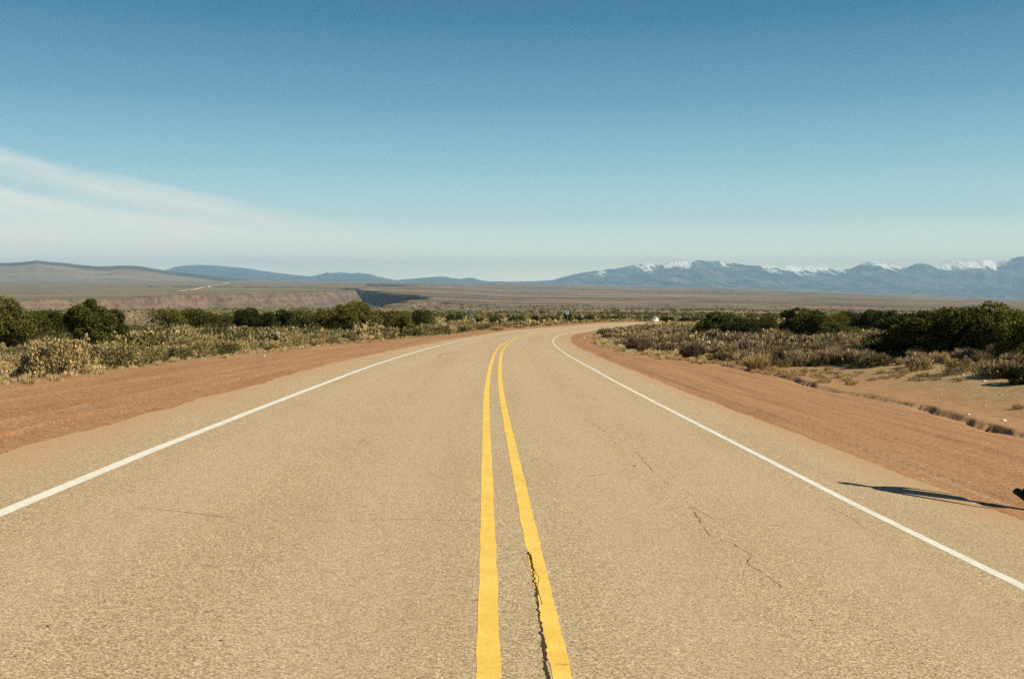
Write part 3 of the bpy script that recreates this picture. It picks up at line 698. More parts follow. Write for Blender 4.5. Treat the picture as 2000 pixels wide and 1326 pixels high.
med = [(*bush_arrays(80+k, 620, .66, 1.1, .055, core=.55), None) for k in range(5)]+[(*bush_arrays(90, 260, .5, 1.2, .08), None)]
tg = [(*tuft_arrays(95+k, 150, .7, .9, .02), None) for k in range(2)]
m1 = rng.random(len(rest)) < .90
o = merge('sagebrush_cover', med, Pn[rest[m1]], Zn[rest[m1]], [SAGE], 1.3, .36, 5); tag(o, 'sagebrush cover receding to the junipers left of the road', 'brush', kind='stuff')
o = merge('dry_grass_cover', tg, Pn[rest[~m1]], Zn[rest[~m1]], [STRAW], .9, .2, 6); tag(o, 'dry grass clumps spread through the left brush', 'grass', kind='stuff')

# right brush: dark twiggy bushes with pale tops past the ditch
def dens_r(o, s, x, y):
    u = CX+F*x/y; lim = np.interp(y, [20, 26, 32, 40, 50, 65, 90, 140], [14, 13, 12, 11, 10, 9.2, 8.8, 8.2]); return (o > lim)*np.where(y < 70, 1, np.clip(70/y, .3, 1))
Pr, Zr = scatter(13000, 7.5, 70, 22, 200, .8, 2, dens_r)
def img(x, y, z):
    z = z-ZC; d = y*CP-z*SP; return CX+F*x/d, CY-F*(y*SP+z*CP)/d
uu_, rr_ = img(Pr[:, 0], Pr[:, 1], Zr)
kf = rr_ < np.interp(uu_, [1165, 1210, 1275, 1350, 1430, 1500, 1620, 1700, 1800, 1900, 2000, 2100], [655, 676, 687, 698, 709, 719, 716, 715, 722, 728, 738, 742]); Pr, Zr = Pr[kf], Zr[kf]
bf = np.argsort(Pr[:, 1]+1e4*~inframe(Pr)); random.seed(13)
for i in bf[:200]:
    (x, y), z = Pr[i], Zr[i]; r = random.random()
    if r < .62:
        v = random.choice((0, 1, 2, 3, 3, 4, 4))
        put(DARKS[v], x, y, z, random.uniform(.7, 1.15), 'twiggy_bush', 'dark twiggy bush in the brush between the right shoulder and the junipers' if v < 3 else 'twiggy bush with pale straw tips in the brush right of the road', 'bush', 'dark brush right of the road' if v < 3 else 'pale-tipped brush right of the road')
    elif r < .82:
        put(random.choice(SAGES), x, y, z, random.uniform(.7, 1.0), 'sagebrush', 'grey-green sagebrush in the brush right of the road', 'shrub', 'sagebrush right of the road')
    else:
        put(random.choice(GRASSES), x, y, z, random.uniform(.55, .8), 'bunchgrass', 'straw-coloured bunchgrass in the brush right of the road', 'grass clump', 'bunchgrass right of the road')
def med_twig(k):
    V1, F1, V2, F2 = twig_arrays(110+k, 150, .68, 1.25, .024, 130, .08)
    return np.concatenate([V1, V2]), np.concatenate([F1, F2+len(V1)]), np.concatenate([np.zeros(len(F1), int), np.full(len(F2), 0 if k == 0 else 1 if k < 3 else 2, int)])
o = merge('twiggy_brush_cover', [med_twig(k) for k in range(5)], Pr[bf[200:]], Zr[bf[200:]], [DUSK, SAGE, STRAW], 1.0, .15, 7); tag(o, 'dark brush receding to the junipers right of the road', 'brush', kind='stuff')
# named clumps that stand out
for (u, r, hpx, wpx, me, nm, lab, cat) in [
    (1478, 722, 42, 72, GRASSES[0], 'bunchgrass', 'broad fan-shaped clump of pale bunchgrass at the front of the right brush', 'grass clump'),
    (862, 652, 30, 40, GRASSES[1], 'bunchgrass', 'tall pale bunchgrass by the thin marker post left of the road', 'grass clump'),
    (889, 650, 24, 22, GRASSES[2], 'bunchgrass', 'pale bunchgrass between the marker post and the road sign', 'grass clump'),
    (905, 648, 18, 28, GRASSES[0], 'bunchgrass', 'pale bunchgrass at the foot of the road sign on the left', 'grass clump'),
    (972, 645, 13, 36, GRASSES[1], 'bunchgrass', 'low pale bunchgrass right of the road sign, on the outer edge of the bend', 'grass clump'),
    (1015, 640.5, 9, 30, GRASSES[2], 'bunchgrass', 'first of the two pale grass mounds left of the far sign', 'grass clump'),
    (1072, 636.5, 10, 24, GRASSES[0], 'bunchgrass', 'pale grass mound just left of the far sign', 'grass clump'),
    (1246, 687, 42, 62, DARKS[1], 'twiggy_bush', 'purplish twiggy bush at the point of the right brush inside the bend', 'bush'),
    (1300, 690, 30, 46, DARKS[3], 'twiggy_bush', 'straw-topped bush second from the point of the right brush', 'bush'),
    (1262, 668, 26, 34, GRASSES[1], 'bunchgrass', 'golden bunchgrass behind the purplish bush inside the bend', 'grass clump'),
    (1352, 700, 38, 62, DARKS[0], 'twiggy_bush', 'dark twiggy bush left of the fan-shaped bunchgrass', 'bush'),
    (1420, 702, 38, 66, DARKS[4], 'twiggy_bush', 'pale-topped bush just left of the fan-shaped bunchgrass', 'bush'),
    (1540, 710, 44, 80, DARKS[2], 'twiggy_bush', 'wide grey-brown bush just right of the fan-shaped bunchgrass', 'bush'),
    (1703, 716, 34, 60, SAGES[5], 'sagebrush', 'dark rounded sagebrush at the front of the right brush, left of the dark thicket', 'shrub'),
    (1795, 722, 34, 66, SAGES[6], 'sagebrush', 'grey sagebrush on the bare dirt below the left end of the dark thicket', 'shrub'),
    (1872, 728, 36, 70, SAGES[0], 'sagebrush', 'grey sagebrush on the bare dirt below the middle of the dark thicket', 'shrub'),
    (1945, 735, 42, 84, SAGES[5], 'sagebrush', 'wide sagebrush casting a shadow on the dirt below the tallest of the dark thicket', 'shrub')]:
    x, y, z = hit(u, r); h0 = max(v.co.z for v in me.vertices); w0 = me_w = max(v.co.x for v in me.vertices)-min(v.co.x for v in me.vertices)
    o = link(nm, me, None, (x, y, z-.03), random.uniform(0, 6.28), (wpx/F*y/w0, wpx/F*y/w0, hpx/F*y/h0)); tag(o, lab, cat)

# grass tufts along the shoulders
Pg, Zg2 = scatter(2600, PR+4.0, 17, 20, 100, .34, 21, lambda o, s, x, y: np.clip(.75*fbm(x*.5, y*.5, 3, 300)*np.where(o > np.interp(s, [20, 28, 40, 60, 80], [13.6, 12.6, 10.8, 8.2, 7.2]), 1, 0)*1.7-.35+.4*(np.abs(o-12.9) < .7), 0, 1))
uu_, rr_ = img(Pg[:, 0], Pg[:, 1], Zg2); kf = (rr_ < np.interp(uu_, [1400, 1500, 1700, 1900, 2000], [712, 735, 745, 752, 760])) | (rng.random(len(Pg)) < .03); Pg, Zg2 = Pg[kf], Zg2[kf]
order = np.argsort(Pg[:, 1]+1e4*~inframe(Pg)); random.seed(17)
for i in order[:150]:
    (x, y), z = Pg[i], Zg2[i]
    put(random.choice(LOWG), x, y, z, random.uniform(.7, 1.3), 'grass_tuft', 'small dry grass tuft on the dirt right of the road', 'grass tuft', 'grass tufts on the right dirt')
lg = [(*tuft_arrays(120+k, 60, .26, .5, .014), None) for k in range(3)]
if len(order) > 160:
    o = merge('thin_grass', lg, Pg[order[150:]], Zg2[order[150:]], [STRAW], 1.1, .25, 9); tag(o, 'thin dry grass inside the bend right of the road', 'grass', kind='stuff')
Pb, Zb = scatter(5200, PR+1.6, 11.5, 52, 150, .3, 23, lambda o, s, x, y: np.clip(np.interp(o, [6.6, 7.6, 9, 11.5], [.03, .3, .8, .8])*(.3+fbm(x*.4, y*.4, 3, 305))*np.interp(s, [52, 62, 78], [.15, .4, 1]), 0, 1))
o = merge('bend_grass', lg, Pb, Zb, [STRAW], .95, .35, 14); tag(o, 'short yellow-green grass on the inside of the bend before the brush', 'grass', kind='stuff')
Pl, Zl = scatter(5000, -PL-4.2, -PL-2.9, 12, 330, .3, 22, lambda o, s, x, y: np.clip(.35+.5*fbm(s*.3, s*0, 3, 310)-(s < 40)*.25, 0, 1))
o = merge('shoulder_grass', lg, Pl, Zl, [STRAW], .5, .25, 10); tag(o, 'low dry grass fringe along the left dirt shoulder', 'grass', kind='stuff')

# brush over the falling ground beyond, out to a kilometre
def far_pts(n, y0, y1, seed, p=1.0):
    g = np.random.default_rng(seed); y = y0*(y1/y0)**(g.random(n)**p); u = g.uniform(-500, 2500, n); x = (u-CX)/F*y
    s, o = s_off(x, y); k = ((o < -PL-3.8) | (o > PR+3.0)) | (y > 560)
    k &= ~((y < 190) & (s < 190) & (((o > -75) & (o < 0)) | ((o > 0) & (o < 70))))
    x, y = x[k], y[k]; return np.stack([x, y], -1), height(x, y)
P3, Z3 = far_pts(12000, 60, 460, 31)
blob = [(*bush_arrays(130+k, 46, .75, 1.4, .26), None) for k in range(5)]
o = merge('distant_sagebrush', blob, P3, Z3, [SAGE], 1.1, .25, 11, -.14); tag(o, 'far brush covering the falling ground on both sides of the bend', 'brush', kind='stuff')
P4, Z4 = far_pts(15000, 420, 2800, 32)
m4 = fbm(P4[:, 0]/70, P4[:, 1]/110, 3, 320) > .5
blob2 = [(*bush_arrays(140+k, 60, 2.0, 2.8, .45, .4), None) for k in range(5)]
o = merge('distant_junipers', blob2, P4[m4], Z4[m4], [JUNI], 1.0, .3, 12); tag(o, 'scattered dark junipers dotting the far slope below the plain', 'trees', kind='stuff')
P5, Z5 = far_pts(12000, 420, 1700, 33)
blob3 = [(*bush_arrays(150+k, 16, 1.3, 2.4, .6, .4), None) for k in range(4)]
o = merge('distant_scrub', blob3, P5, Z5, [SAGE], 1.1, .3, 13, -.2); tag(o, 'distant scrub on the slope running down to the plain', 'brush', kind='stuff')
# the line of small junipers just past the outside of the bend
for k, (u, b, t, w) in enumerate([(968, 636, 617, 24), (936, 632, 619, 16), (880, 634, 612, 18), (1003, 629, 618, 18), (1017, 627, 616, 14), (1044, 628, 617, 18), (1064, 627.5, 619, 15), (1084, 628, 619, 16), (1109, 629, 607, 15), (1131, 627, 617, 18), (1152, 626.5, 615, 20), (1180, 626, 617, 16), (1217, 625.5, 618, 14), (1262, 626, 617, 18), (1302, 627, 618, 24), (1338, 628, 619, 22), (1362, 630, 618, 20), (1240, 626, 619, 12), (896, 629, 613, 14), (1199, 626, 617.5, 13)]):
    lab = {0: 'small dark juniper standing in front of the far line, right of the road sign', 8: 'narrow dark juniper behind the pale far sign', 14: 'small juniper behind the white car', 2: 'small open juniper behind the thin marker post'}.get(k, 'small dark juniper in the far line along the outside of the bend')
    plant_tree(u, b+1.5, t, w*1.1, lab, k % 6, group='far line of junipers' if k not in (0, 2, 8, 14) else None)

# ------------------------------------------------------------------ stones and pebbles
def stone(seed, s, flat=.55):
    g = np.random.default_rng(seed); bm = bmesh.new(); bmesh.ops.create_icosphere(bm, subdivisions=2, radius=1)
    for v in bm.verts:
        d = v.co.normalized(); k = .75+.5*float(vnoise(np.array([d.x*1.6+seed]), np.array([d.y*1.6+d.z*1.3]), seed)[0]); v.co = d*k
        v.co = Vector((v.co.x*s, v.co.y*s*.75, v.co.z*s*flat))
    return bm
for u, r, wpx, mt, lab in [(1140, 661, 8, PALE_STONE, 'white stone on the red dirt inside the bend'), (516, 695, 9, PALE_STONE, 'pinkish pale stone at the outer edge of the left dirt'),
    (1880, 733, 11, STONE, 'tan stone upright beside the sagebrush on the right dirt'), (1922, 745, 13, PALE_STONE, 'flat pale stone right of the upright tan one'), (1876, 741, 5, PALE_STONE, 'tiny white stone below the upright tan one'),
    (1891, 810, 13, PALE_STONE, 'whitish stone on the lip of the ditch'), (1924, 793, 9, STONE, 'grey stone on the bare dirt beyond the ditch'), (1960, 822, 16, PALE_STONE, 'pale flat stone on the lip of the ditch near the picture edge'),
    (1838, 771, 7, STONE, 'small stone in the middle of the bare dirt beyond the ditch'), (1955, 772, 8, STONE, 'small stone on the bare dirt close to the right picture edge'), (1520, 735, 7, PALE_STONE, 'pale stone at the start of the ditch'), (1586, 745, 6, STONE, 'small stone beside the upper ditch'),
    (93, 1223, 11, PEB, 'small dark pebble on the left lane near the picture edge'), (432, 1250, 10, PEB, 'dark pebble on the left lane, nearest to the camera'), (355, 1167, 7, PEB, 'brownish crumb on the left lane above the dark pebbles'), (1239, 910, 9, PEB, 'dark crumb on the right lane beside the crack'), (1584, 1211, 6, PEB, 'tiny dark crumb below the long crack on the right lane')]:
    x, y, z = hit(u, r); s = wpx/F*y*.36
    o = bm_obj('pebble' if mt is PEB else 'stone', stone(int(u), s, .4 if mt is PEB else .6), mt, loc=(x, y, z+s*.12), smooth=mt is not PEB); tag(o, lab, 'pebble' if mt is PEB else 'stone')

# ------------------------------------------------------------------ posts and signs
def marker(u, base, top, lab, rad=.03, mat=POSTM):
    x, y, z = hit(u, base); h = (base-top)/F*y
    t = tag(link('marker_post', None, None, (x, y, z)), lab, 'marker post')
    bm = bmesh.new(); box(bm, (0, 0, h/2-.1), (rad*2, rad*.9, h+.2), .004); bm_obj('post', bm, mat, t)
    bm = bmesh.new(); box(bm, (0, -rad*.45-.004, h-.12), (rad*1.8, .006, .16), .001); bm_obj('reflector', bm, PALE_STONE, t)
marker(871.3, 651, 622, 'thin dark marker post standing in the tall bunchgrass left of the road', .04)
marker(1199, 653, 640, 'thin marker post in the grass inside the bend', .045)
marker(49, 688, 668, 'short pale stake in the brush at the far left', .04, PALE_STONE)
def road_sign(u, base, top, pw, ph, lab, pm, yaw, dbl=False):
    x, y, z = hit(u, base); h = (base-top)/F*y
    t = tag(link('road_sign', None, None, (x, y, z), yaw), lab, 'road sign')
    bm = bmesh.new(); box(bm, (0, 0, h/2-.15), (.1, .08, h+.3), .005); bm_obj('post', bm, POSTM if not dbl else STEEL, t)
    W, H = pw/F*y, ph/F*y
    bm = bmesh.new(); box(bm, (0, .055, h-H/2), (W, .012, H), .004); p = bm_obj('panel', bm, pm, t)
    for q in (.25, .75):
        bm = bmesh.new(); box(bm, (0, .044, h-H*q), (W*.8, .01, .05), .002); bm_obj('bracket', bm, STEEL, p)
road_sign(916.6, 646.5, 606, 8.5, 14, 'dark road sign on a single post left of the road, seen from behind', DARKST, R(25))
road_sign(1108, 632, 606.5, 7, 8, 'small pale blue sign in front of the narrow far juniper', PALEB, R(5), True)

# ------------------------------------------------------------------ car
def car():
    s = 333.0
    P = road_pt(np.array([s, s+1]), np.array([-1.9, -1.9])); x, y, z = P[0]; d = P[1]-P[0]
    t = tag(link('car', None, None, (x, y, z), math.atan2(-d[0], d[1])+math.pi), 'small white car with dark windows coming round the far end of the bend', 'car')
    WH = NT('white_car_paint'); WH.b.inputs['Roughness'].default_value = .25; WH.b.inputs['Specular IOR Level'].default_value = .5; white = WH.col((.8, .8, .78))
    gl = NT('tinted_glass'); gl.b.inputs['Roughness'].default_value = .06; gl.b.inputs['Specular IOR Level'].default_value = .6; glass = gl.col((.015, .018, .02))
    rub = plain('rubber', (.02, .02, .02), .8, .2); chrome = plain('wheel_metal', (.4, .4, .4), .35, .5, .6); lamp = plain('lamp_lens', (.75, .75, .72), .1, .5); dark = plain('grille_dark', (.03, .03, .03), .6, .3)
    def loft(secs, mat, name, parent):                # sections across the car: (y along the car, half width, list of (frac, z))
        bm = bmesh.new(); rings = []
        for yy, ws in secs: rings.append([bm.verts.new((wx, yy, zz)) for wx, zz in ws])
        for a, b in zip(rings[:-1], rings[1:]):
            for i in range(len(a)): bm.faces.new((a[i], a[(i+1) % len(a)], b[(i+1) % len(b)], b[i]))
        bm.faces.new(rings[0][::-1]); bm.faces.new(rings[-1])
        bmesh.ops.bevel(bm, geom=[e for e in bm.edges if e.calc_face_angle(0) > .5], offset=.035, segments=2, affect='EDGES')
        return bm_obj(name, bm, mat, parent, smooth=True)
    def sec(yy, w, z0, z1): return (yy, [(-w, z0), (-w*1.0, (z0+z1)*.5), (-w*.95, z1), (w*.95, z1), (w, (z0+z1)*.5), (w, z0)])
    body = loft([sec(-2.25, .72, .32, .72), sec(-2.1, .86, .26, .86), sec(-1.1, .91, .24, .99), sec(0, .92, .24, 1.0), sec(1.3, .91, .24, 1.02), sec(2.05, .87, .28, 1.0), sec(2.22, .76, .36, .9)], white, 'body', t)
    loft([sec(-1.05, .82, .97, 1.02), sec(-.25, .74, .97, 1.58), sec(.5, .73, .97, 1.66), sec(1.5, .72, .97, 1.6), sec(2.1, .78, .97, 1.04)], white, 'cabin', t)
    # glazing set proud of the cabin
    def pane(name, q):
        bm = bmesh.new(); vs = [bm.verts.new(v) for v in q]; f = bm.faces.new(vs); r = bmesh.ops.extrude_face_region(bm, geom=[f]); f.normal_update()
        for v in r['geom']:
            if isinstance(v, bmesh.types.BMVert): v.co += f.normal*.012
        bm_obj(name, bm, glass, t)
    pane('windscreen', [(-.74, -1.06, 1.06), (.74, -1.06, 1.06), (.64, -.36, 1.55), (-.64, -.36, 1.55)])
    pane('rear_window', [(.68, 2.08, 1.12), (-.68, 2.08, 1.12), (-.6, 1.66, 1.52), (.6, 1.66, 1.52)])
    for sx in (-1, 1):
        for (a, b) in ((-.72, .3), (.42, 1.5)):
            q = [(sx*.80, a, 1.06), (sx*.80, b, 1.06), (sx*.745, b-.08, 1.5), (sx*.745, a+(.42 if a < 0 else .08), 1.5)]
            pane('side_window', q if sx > 0 else q[::-1])
    for sx in (-1, 1):
        for yy in (-1.35, 1.35):
            bm = bmesh.new(); bmesh.ops.create_cone(bm, cap_ends=True, segments=24, radius1=.34, radius2=.34, depth=.22, matrix=Matrix.Translation((sx*.83, yy, .34)) @ Matrix.Rotation(R(90), 4, 'Y'))
            w = bm_obj('wheel', bm, rub, t)
            bm = bmesh.new(); bmesh.ops.create_cone(bm, cap_ends=True, segments=20, radius1=.22, radius2=.2, depth=.03, matrix=Matrix.Translation((sx*.952, yy, .34)) @ Matrix.Rotation(R(90), 4, 'Y')); bm_obj('rim', bm, chrome, w)
        bm = bmesh.new(); box(bm, (sx*.6, -2.2, .70), (.3, .12, .14), .03); bm_obj('headlight', bm, lamp, t)
        bm = bmesh.new(); box(bm, (sx*.95, -.78, 1.08), (.16, .1, .12), .03); bm_obj('mirror', bm, white, t)
    bm = bmesh.new(); box(bm, (0, -2.25, .60), (.8, .06, .16), .01); bm_obj('grille', bm, dark, t)
car()

# ------------------------------------------------------------------ person walking on the right shoulder, one foot inside the frame
def person(toe, fwd, scale=1.0):
    f = Vector((fwd[0], fwd[1], 0)).normalized(); sd = Vector((f.y, -f.x, 0))    # sd: the figure's right-hand side
    zg = ground_at(*toe)
    org = Vector((toe[0], toe[1], zg))+f*.30-sd*(-.09)
    def L(a, b, c): return Vector((0, 0, c))+f*a+sd*b
    pts = {}; edges = []; rad = {}
    def add(n, a, b, c, r, par=None):
        pts[n] = (a, b, c); rad[n] = r
        if par: edges.append((par, n))
    add('pelvis', 0, 0, .95, (.20, .16)); add('waist', .01, 0, 1.08, (.20, .16), 'pelvis'); add('chest', .03, 0, 1.28, (.21, .17), 'waist'); add('neckbase', .035, 0, 1.45, (.075, .07), 'chest')
    add('neck', .05, 0, 1.52, (.052, .055), 'neckbase'); add('jaw', .075, 0, 1.58, (.062, .075), 'neck'); add('face', .075, 0, 1.65, (.075, .095), 'jaw'); add('brow', .07, 0, 1.72, (.072, .092), 'face'); add('crown', .065, 0, 1.765, (.04, .05), 'brow')
    for sg, sw in ((-1, 1), (1, -1)):
        k = 'l' if sg < 0 else 'r'
        add('sh'+k, .03, sg*.19, 1.42, (.058, .058), 'neckbase'); add('el'+k, .03-sw*.20, sg*.25, 1.17, (.055, .055), 'sh'+k); add('wr'+k, .10-sw*.28+(.18 if sw < 0 else 0), sg*.25, .96 if sw > 0 else 1.0, (.028, .028), 'el'+k)
        ex, ez = pts['wr'+k][0], pts['wr'+k][2]
        add('pa'+k, ex+.02, sg*.25, ez-.07, (.026, .034), 'wr'+k)
        for q, (dx, ln) in enumerate(((-.028, .06), (-.010, .078), (.010, .074), (.028, .066))):
            add(f'f{q}{k}', ex+.03+dx, sg*.25, ez-.125, (.0095, .0095), 'pa'+k); add(f'g{q}{k}', ex+.045+dx, sg*.235, ez-.125-ln*.7, (.008, .008), f'f{q}{k}')
        add('th'+k, ex+.06, sg*.235, ez-.085, (.011, .011), 'pa'+k); add('tt'+k, ex+.075, sg*.225, ez-.125, (.009, .009), 'th'+k)
    # the right leg is the trailing one, heel up; the left leg is in front
    add('hipr', -.02, .09, .90, (.11, .11), 'pelvis'); add('kneer', .03, .09, .47, (.075, .075), 'hipr'); add('ankr', -.40, .09, .17, (.040, .040), 'kneer')
    add('hipl', .02, -.09, .90, (.11, .11), 'pelvis'); add('kneel', .22, -.09, .52, (.072, .072), 'hipl'); add('ankl', .33, -.09, .12, (.040, .040), 'kneel')
    names = list(pts); V = [L(*pts[n]) for n in names]; E = [(names.index(a), names.index(b)) for a, b in edges]
    me = bpy.data.meshes.new('body'); me.from_pydata(V, E, []); o = bpy.data.objects.new('body', me); COL.objects.link(o)
    m = o.modifiers.new('skin', 'SKIN'); sk = me.skin_vertices[0].data
    for i, n in enumerate(names): sk[i].radius = rad[n]; sk[i].use_root = (n == 'pelvis')
    s2 = o.modifiers.new('sub', 'SUBSURF'); s2.levels = 2; s2.render_levels = 2
    dg = bpy.context.evaluated_depsgraph_get(); me2 = bpy.data.meshes.new_from_object(o.evaluated_get(dg)); bpy.data.objects.remove(o); bpy.data.meshes.remove(me)
    skin = plain('skin', (.45, .28, .2), .6, .3); trou = plain('dark_trousers', (.02, .021, .024), .9, .1); jack = plain('dark_jacket', (.03, .032, .035), .9, .1); shoe = plain('black_shoe', (.014, .014, .014), .6, .3); hair_m = plain('brown_hair', (.03, .018, .01), .7, .3)
    me2.materials.clear()
    for mt in (skin, trou, jack): me2.materials.append(mt)
    for p in me2.polygons:
        p.use_smooth = True; c = p.center; b = c.dot(sd)
        if c.z < 1.0 and abs(b) < .19: p.material_index = 1
        elif c.z < 1.5 and not (abs(b) > .19 and c.z < 1.02): p.material_index = 2
        else: p.material_index = 0
    me2.name = 'person'
    t = link('person', me2, None, org); tag(t, 'walking person in dark clothes at the right picture edge, one black shoe in view', 'person')
    def foot(heel, toe_, name):
        bm = bmesh.new(); h = Vector(heel); q = Vector(toe_); ax = (q-h).normalized(); upv = sd.cross(ax); upv = upv if upv.z > 0 else -upv
        secs = [(-.045, .014, .05), (-.03, .030, .075), (.0, .040, .085), (.07, .042, .075), (.15, .048, .055), (.215, .046, .042), (.26, .028, .026)]
        rings = []
        for a, w, hh in secs:
            c = h+ax*a; rings.append([bm.verts.new(c+sd*w*math.cos(i*math.pi/6)+upv*(hh*.5+hh*.5*math.sin(i*math.pi/6))) for i in range(12)])
        for a, b in zip(rings[:-1], rings[1:]):
            for i in range(12): bm.faces.new((a[i], a[(i+1) % 12], b[(i+1) % 12], b[i]))
        bm.faces.new(rings[0][::-1]); bm.faces.new(rings[-1])
        bmesh.ops.subdivide_edges(bm, edges=bm.edges[:], cuts=1, smooth=.5)
        bm_obj(name, bm, shoe, t, smooth=True)
    foot(L(-.47, .09, .135), L(-.24, .09, .0), 'shoe'); 
    zl = ground_at(*(org+f*.4-sd*.09).xy)-zg
    foot(L(.29, -.09, .035+zl), L(.55, -.09, .01+zl), 'shoe')
    bm = bmesh.new(); bmesh.ops.create_uvsphere(bm, u_segments=20, v_segments=12, radius=1)
    for v in bm.verts: v.co = Vector((v.co.x*.100, v.co.y*.100, v.co.z*.10))
    bmesh.ops.delete(bm, geom=[v for v in bm.verts if v.co.z < -.045 or (v.co.dot(f) > .05 and v.co.z < .035)], context='VERTS')
    bm_obj('hair', bm, hair_m, t, L(.055, 0, 1.725), True)
    # face: eyes, nose and mouth as small parts
    bm = bmesh.new(); bmesh.ops.create_cone(bm, cap_ends=True, segments=8, radius1=.016, radius2=.006, depth=.04, matrix=Matrix.Translation(L(.172, 0, 1.655))); bm_obj('nose', bm, skin, t, smooth=True)
    for b in (-.03, .03):
        bm = bmesh.new(); bmesh.ops.create_icosphere(bm, subdivisions=2, radius=.011, matrix=Matrix.Translation(L(.158, b, 1.685))); bm_obj('eye', bm, hair_m, t)
    for b in (-.078, .078):
        bm = bmesh.new(); bmesh.ops.create_icosphere(bm, subdivisions=2, radius=.028, matrix=Matrix.Translation(L(.065, b, 1.665)) @ Matrix.Scale(.35, 4, sd)); bm_obj('ear', bm, skin, t)
    return t
person(hit(2028, 990)[:2], (.66, -.75))

# ------------------------------------------------------------------ light, sky and air
SUN_H = Vector((.9, -.43, 0)).normalized(); EL = R(35.5)
sd_ = bpy.data.lights.new('sun', 'SUN'); sd_.energy = 4.2; sd_.angle = R(.53); sd_.color = (1, .90, .70)
so = bpy.data.objects.new('sun', sd_); COL.objects.link(so)
sv = Vector((SUN_H.x*math.cos(EL), SUN_H.y*math.cos(EL), math.sin(EL)))
so.rotation_euler = sv.to_track_quat('Z', 'Y').to_euler(); so.location = sv*50
w = bpy.data.worlds.new('World'); SC.world = w; w.use_nodes = True; nt = w.node_tree; nt.nodes.clear()
class W(NT):
    def __init__(s): s.t = nt
k = W(); out = k.n('ShaderNodeOutputWorld'); bg = k.n('ShaderNodeBackground'); k.l(bg.outputs[0], out.inputs[0])
sky = k.n('ShaderNodeTexSky', sky_type='NISHITA'); sky.sun_disc = False; sky.sun_elevation = EL; sky.sun_rotation = math.atan2(SUN_H.x, SUN_H.y); sky.altitude = 2000; sky.air_density = 1.0; sky.dust_density = .6; sky.ozone_density = 2.0
dirv = k.n('ShaderNodeTexCoord').outputs['Generated']; dx, dy, dz = k.sep(dirv)
el = k.math('ARCSINE', dz); az = k.math('ARCTAN2', dx, dy)
# the film's rendering of the sky: pale and greenish at the horizon, deep blue upward; overhead, out of frame, darkened further to deepen shadows
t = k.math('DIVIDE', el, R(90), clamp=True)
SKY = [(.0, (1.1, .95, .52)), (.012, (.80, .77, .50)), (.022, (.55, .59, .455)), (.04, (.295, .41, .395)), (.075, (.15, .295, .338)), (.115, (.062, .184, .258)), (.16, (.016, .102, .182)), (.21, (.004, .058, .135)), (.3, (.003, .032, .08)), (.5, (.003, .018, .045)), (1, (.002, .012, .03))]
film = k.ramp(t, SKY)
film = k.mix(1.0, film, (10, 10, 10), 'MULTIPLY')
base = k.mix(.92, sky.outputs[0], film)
# thin cirrus low on the left: long bands falling to the right, and a pale veil under them
hx = k.math('MULTIPLY', k.math('TANGENT', az), 1.944); hy = k.math('MULTIPLY', k.math('TANGENT', el), 1.944)      # direction as slopes
def cir(vx, vy, det, dist, seed): return k.noise(k.comb(vx, vy, float(seed)), 1.0, det, .62, dist)
tilt = k.math('ADD', hy, k.math('MULTIPLY', hx, .16))
n1 = cir(k.math('MULTIPLY', hx, 2.6), k.math('MULTIPLY', tilt, 16.0), 5, .8, 1); n2 = cir(k.math('MULTIPLY', hx, 7.0), k.math('MULTIPLY', tilt, 60.0), 5, .5, 5)
n3 = cir(k.math('MULTIPLY', hx, 1.6), k.math('MULTIPLY', tilt, 7.0), 3, .4, 9)
def band(h0, slope, wup, wdn, x0, x1, amp, wav):
    c = k.math('ADD', k.math('SUBTRACT', h0, k.math('MULTIPLY', k.math('ADD', hx, 1.0), slope)), k.math('MULTIPLY', k.math('SUBTRACT', n1, .5), wav))
    d = k.math('SUBTRACT', hy, c)
    up = k.rng(d, wup, 0.0); dn = k.rng(d, -wdn, 0.0)
    a = k.math('MULTIPLY', k.math('MULTIPLY', up, dn), k.rng(hx, x1, x0))
    return k.math('MULTIPLY', a, k.math('MULTIPLY', amp, k.math('ADD', .25, k.math('MULTIPLY', n2, 1.5))))
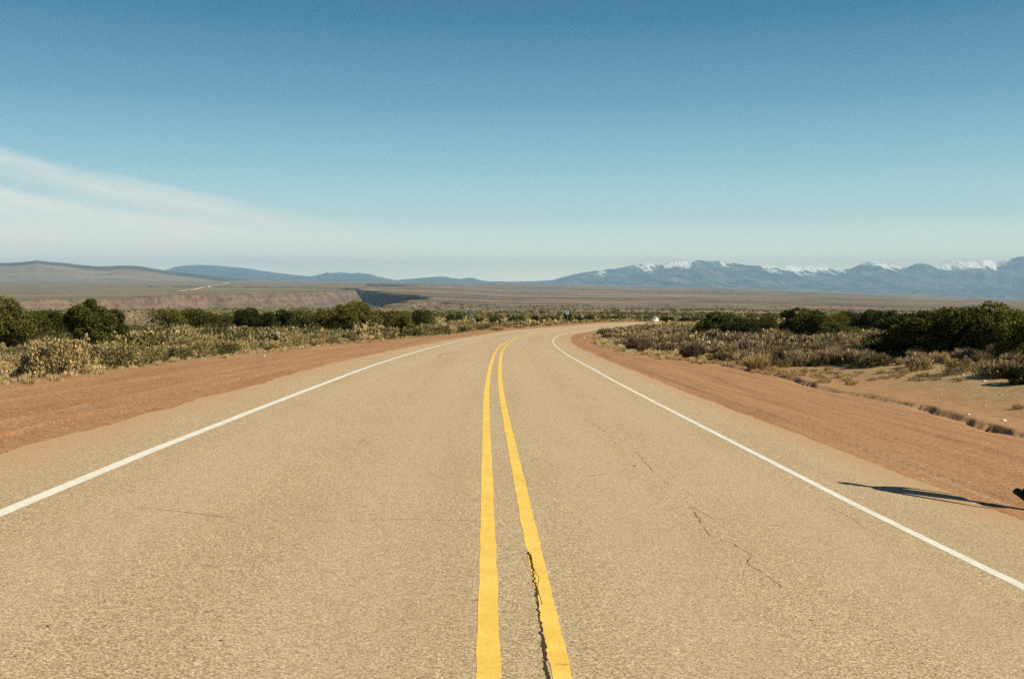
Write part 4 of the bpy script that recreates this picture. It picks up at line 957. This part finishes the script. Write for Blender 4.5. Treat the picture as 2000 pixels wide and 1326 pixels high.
b1 = band(.212, .183, .032, .052, -.60, .05, .40, .06)
b2 = band(.148, .120, .030, .075, -.50, .14, .48, .06)
b3 = band(.083, .062, .040, .060, -.45, .10, .55, .03)
b4 = k.math('MULTIPLY', k.math('MULTIPLY', k.rng(hy, .20, .0), k.rng(hx, .15, -.75)), k.math('MULTIPLY', k.rng(n3, .3, .7), .5))
wisp = k.math('MULTIPLY', k.math('MULTIPLY', k.rng(k.math('ABSOLUTE', k.math('SUBTRACT', hy, .042)), .018, 0), k.rng(k.math('ABSOLUTE', k.math('SUBTRACT', hx, .27)), .13, .02)), k.rng(n2, .38, .66, 0, .55))
veil = k.math('MAXIMUM', k.math('MAXIMUM', b1, b2), k.math('MAXIMUM', b3, wisp)); veil = k.math('ADD', veil, k.math('MULTIPLY', b4, k.math('SUBTRACT', 1.0, veil)))
col = k.mix(k.math('MULTIPLY', veil, .95, clamp=True), base, (6.4, 5.6, 4.5))
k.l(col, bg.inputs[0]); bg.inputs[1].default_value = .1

zmin = float(Zg.min())-1.0
ztop = ZC+41000*(HOR-498)/F+120
bm = bmesh.new(); box(bm, (0, 26500, (zmin+ztop)/2), (208000, 66000, ztop-zmin)); me = bpy.data.meshes.new('haze'); bm.to_mesh(me); bm.free()
hm = bpy.data.materials.new('haze_air'); hm.use_nodes = True; h = hm.node_tree; h.nodes.clear(); ho = h.nodes.new('ShaderNodeOutputMaterial'); pv = h.nodes.new('ShaderNodeVolumePrincipled')
pv.inputs['Color'].default_value = (.42, .71, 1.0, 1); pv.inputs['Density'].default_value = 2.7e-5; pv.inputs['Anisotropy'].default_value = 0.0
h.links.new(pv.outputs[0], ho.inputs['Volume']); me.materials.append(hm)
tag(link('haze', me), kind='stuff')

SC.view_settings.view_transform = 'Standard'; SC.view_settings.look = 'None'; SC.view_settings.gamma = 1; SC.view_settings.exposure = .85
SC.render.engine = 'CYCLES'; SC.cycles.use_denoising = False; SC.cycles.max_bounces = 6; SC.cycles.transparent_max_bounces = 8
SC.cycles.volume_bounces = 0
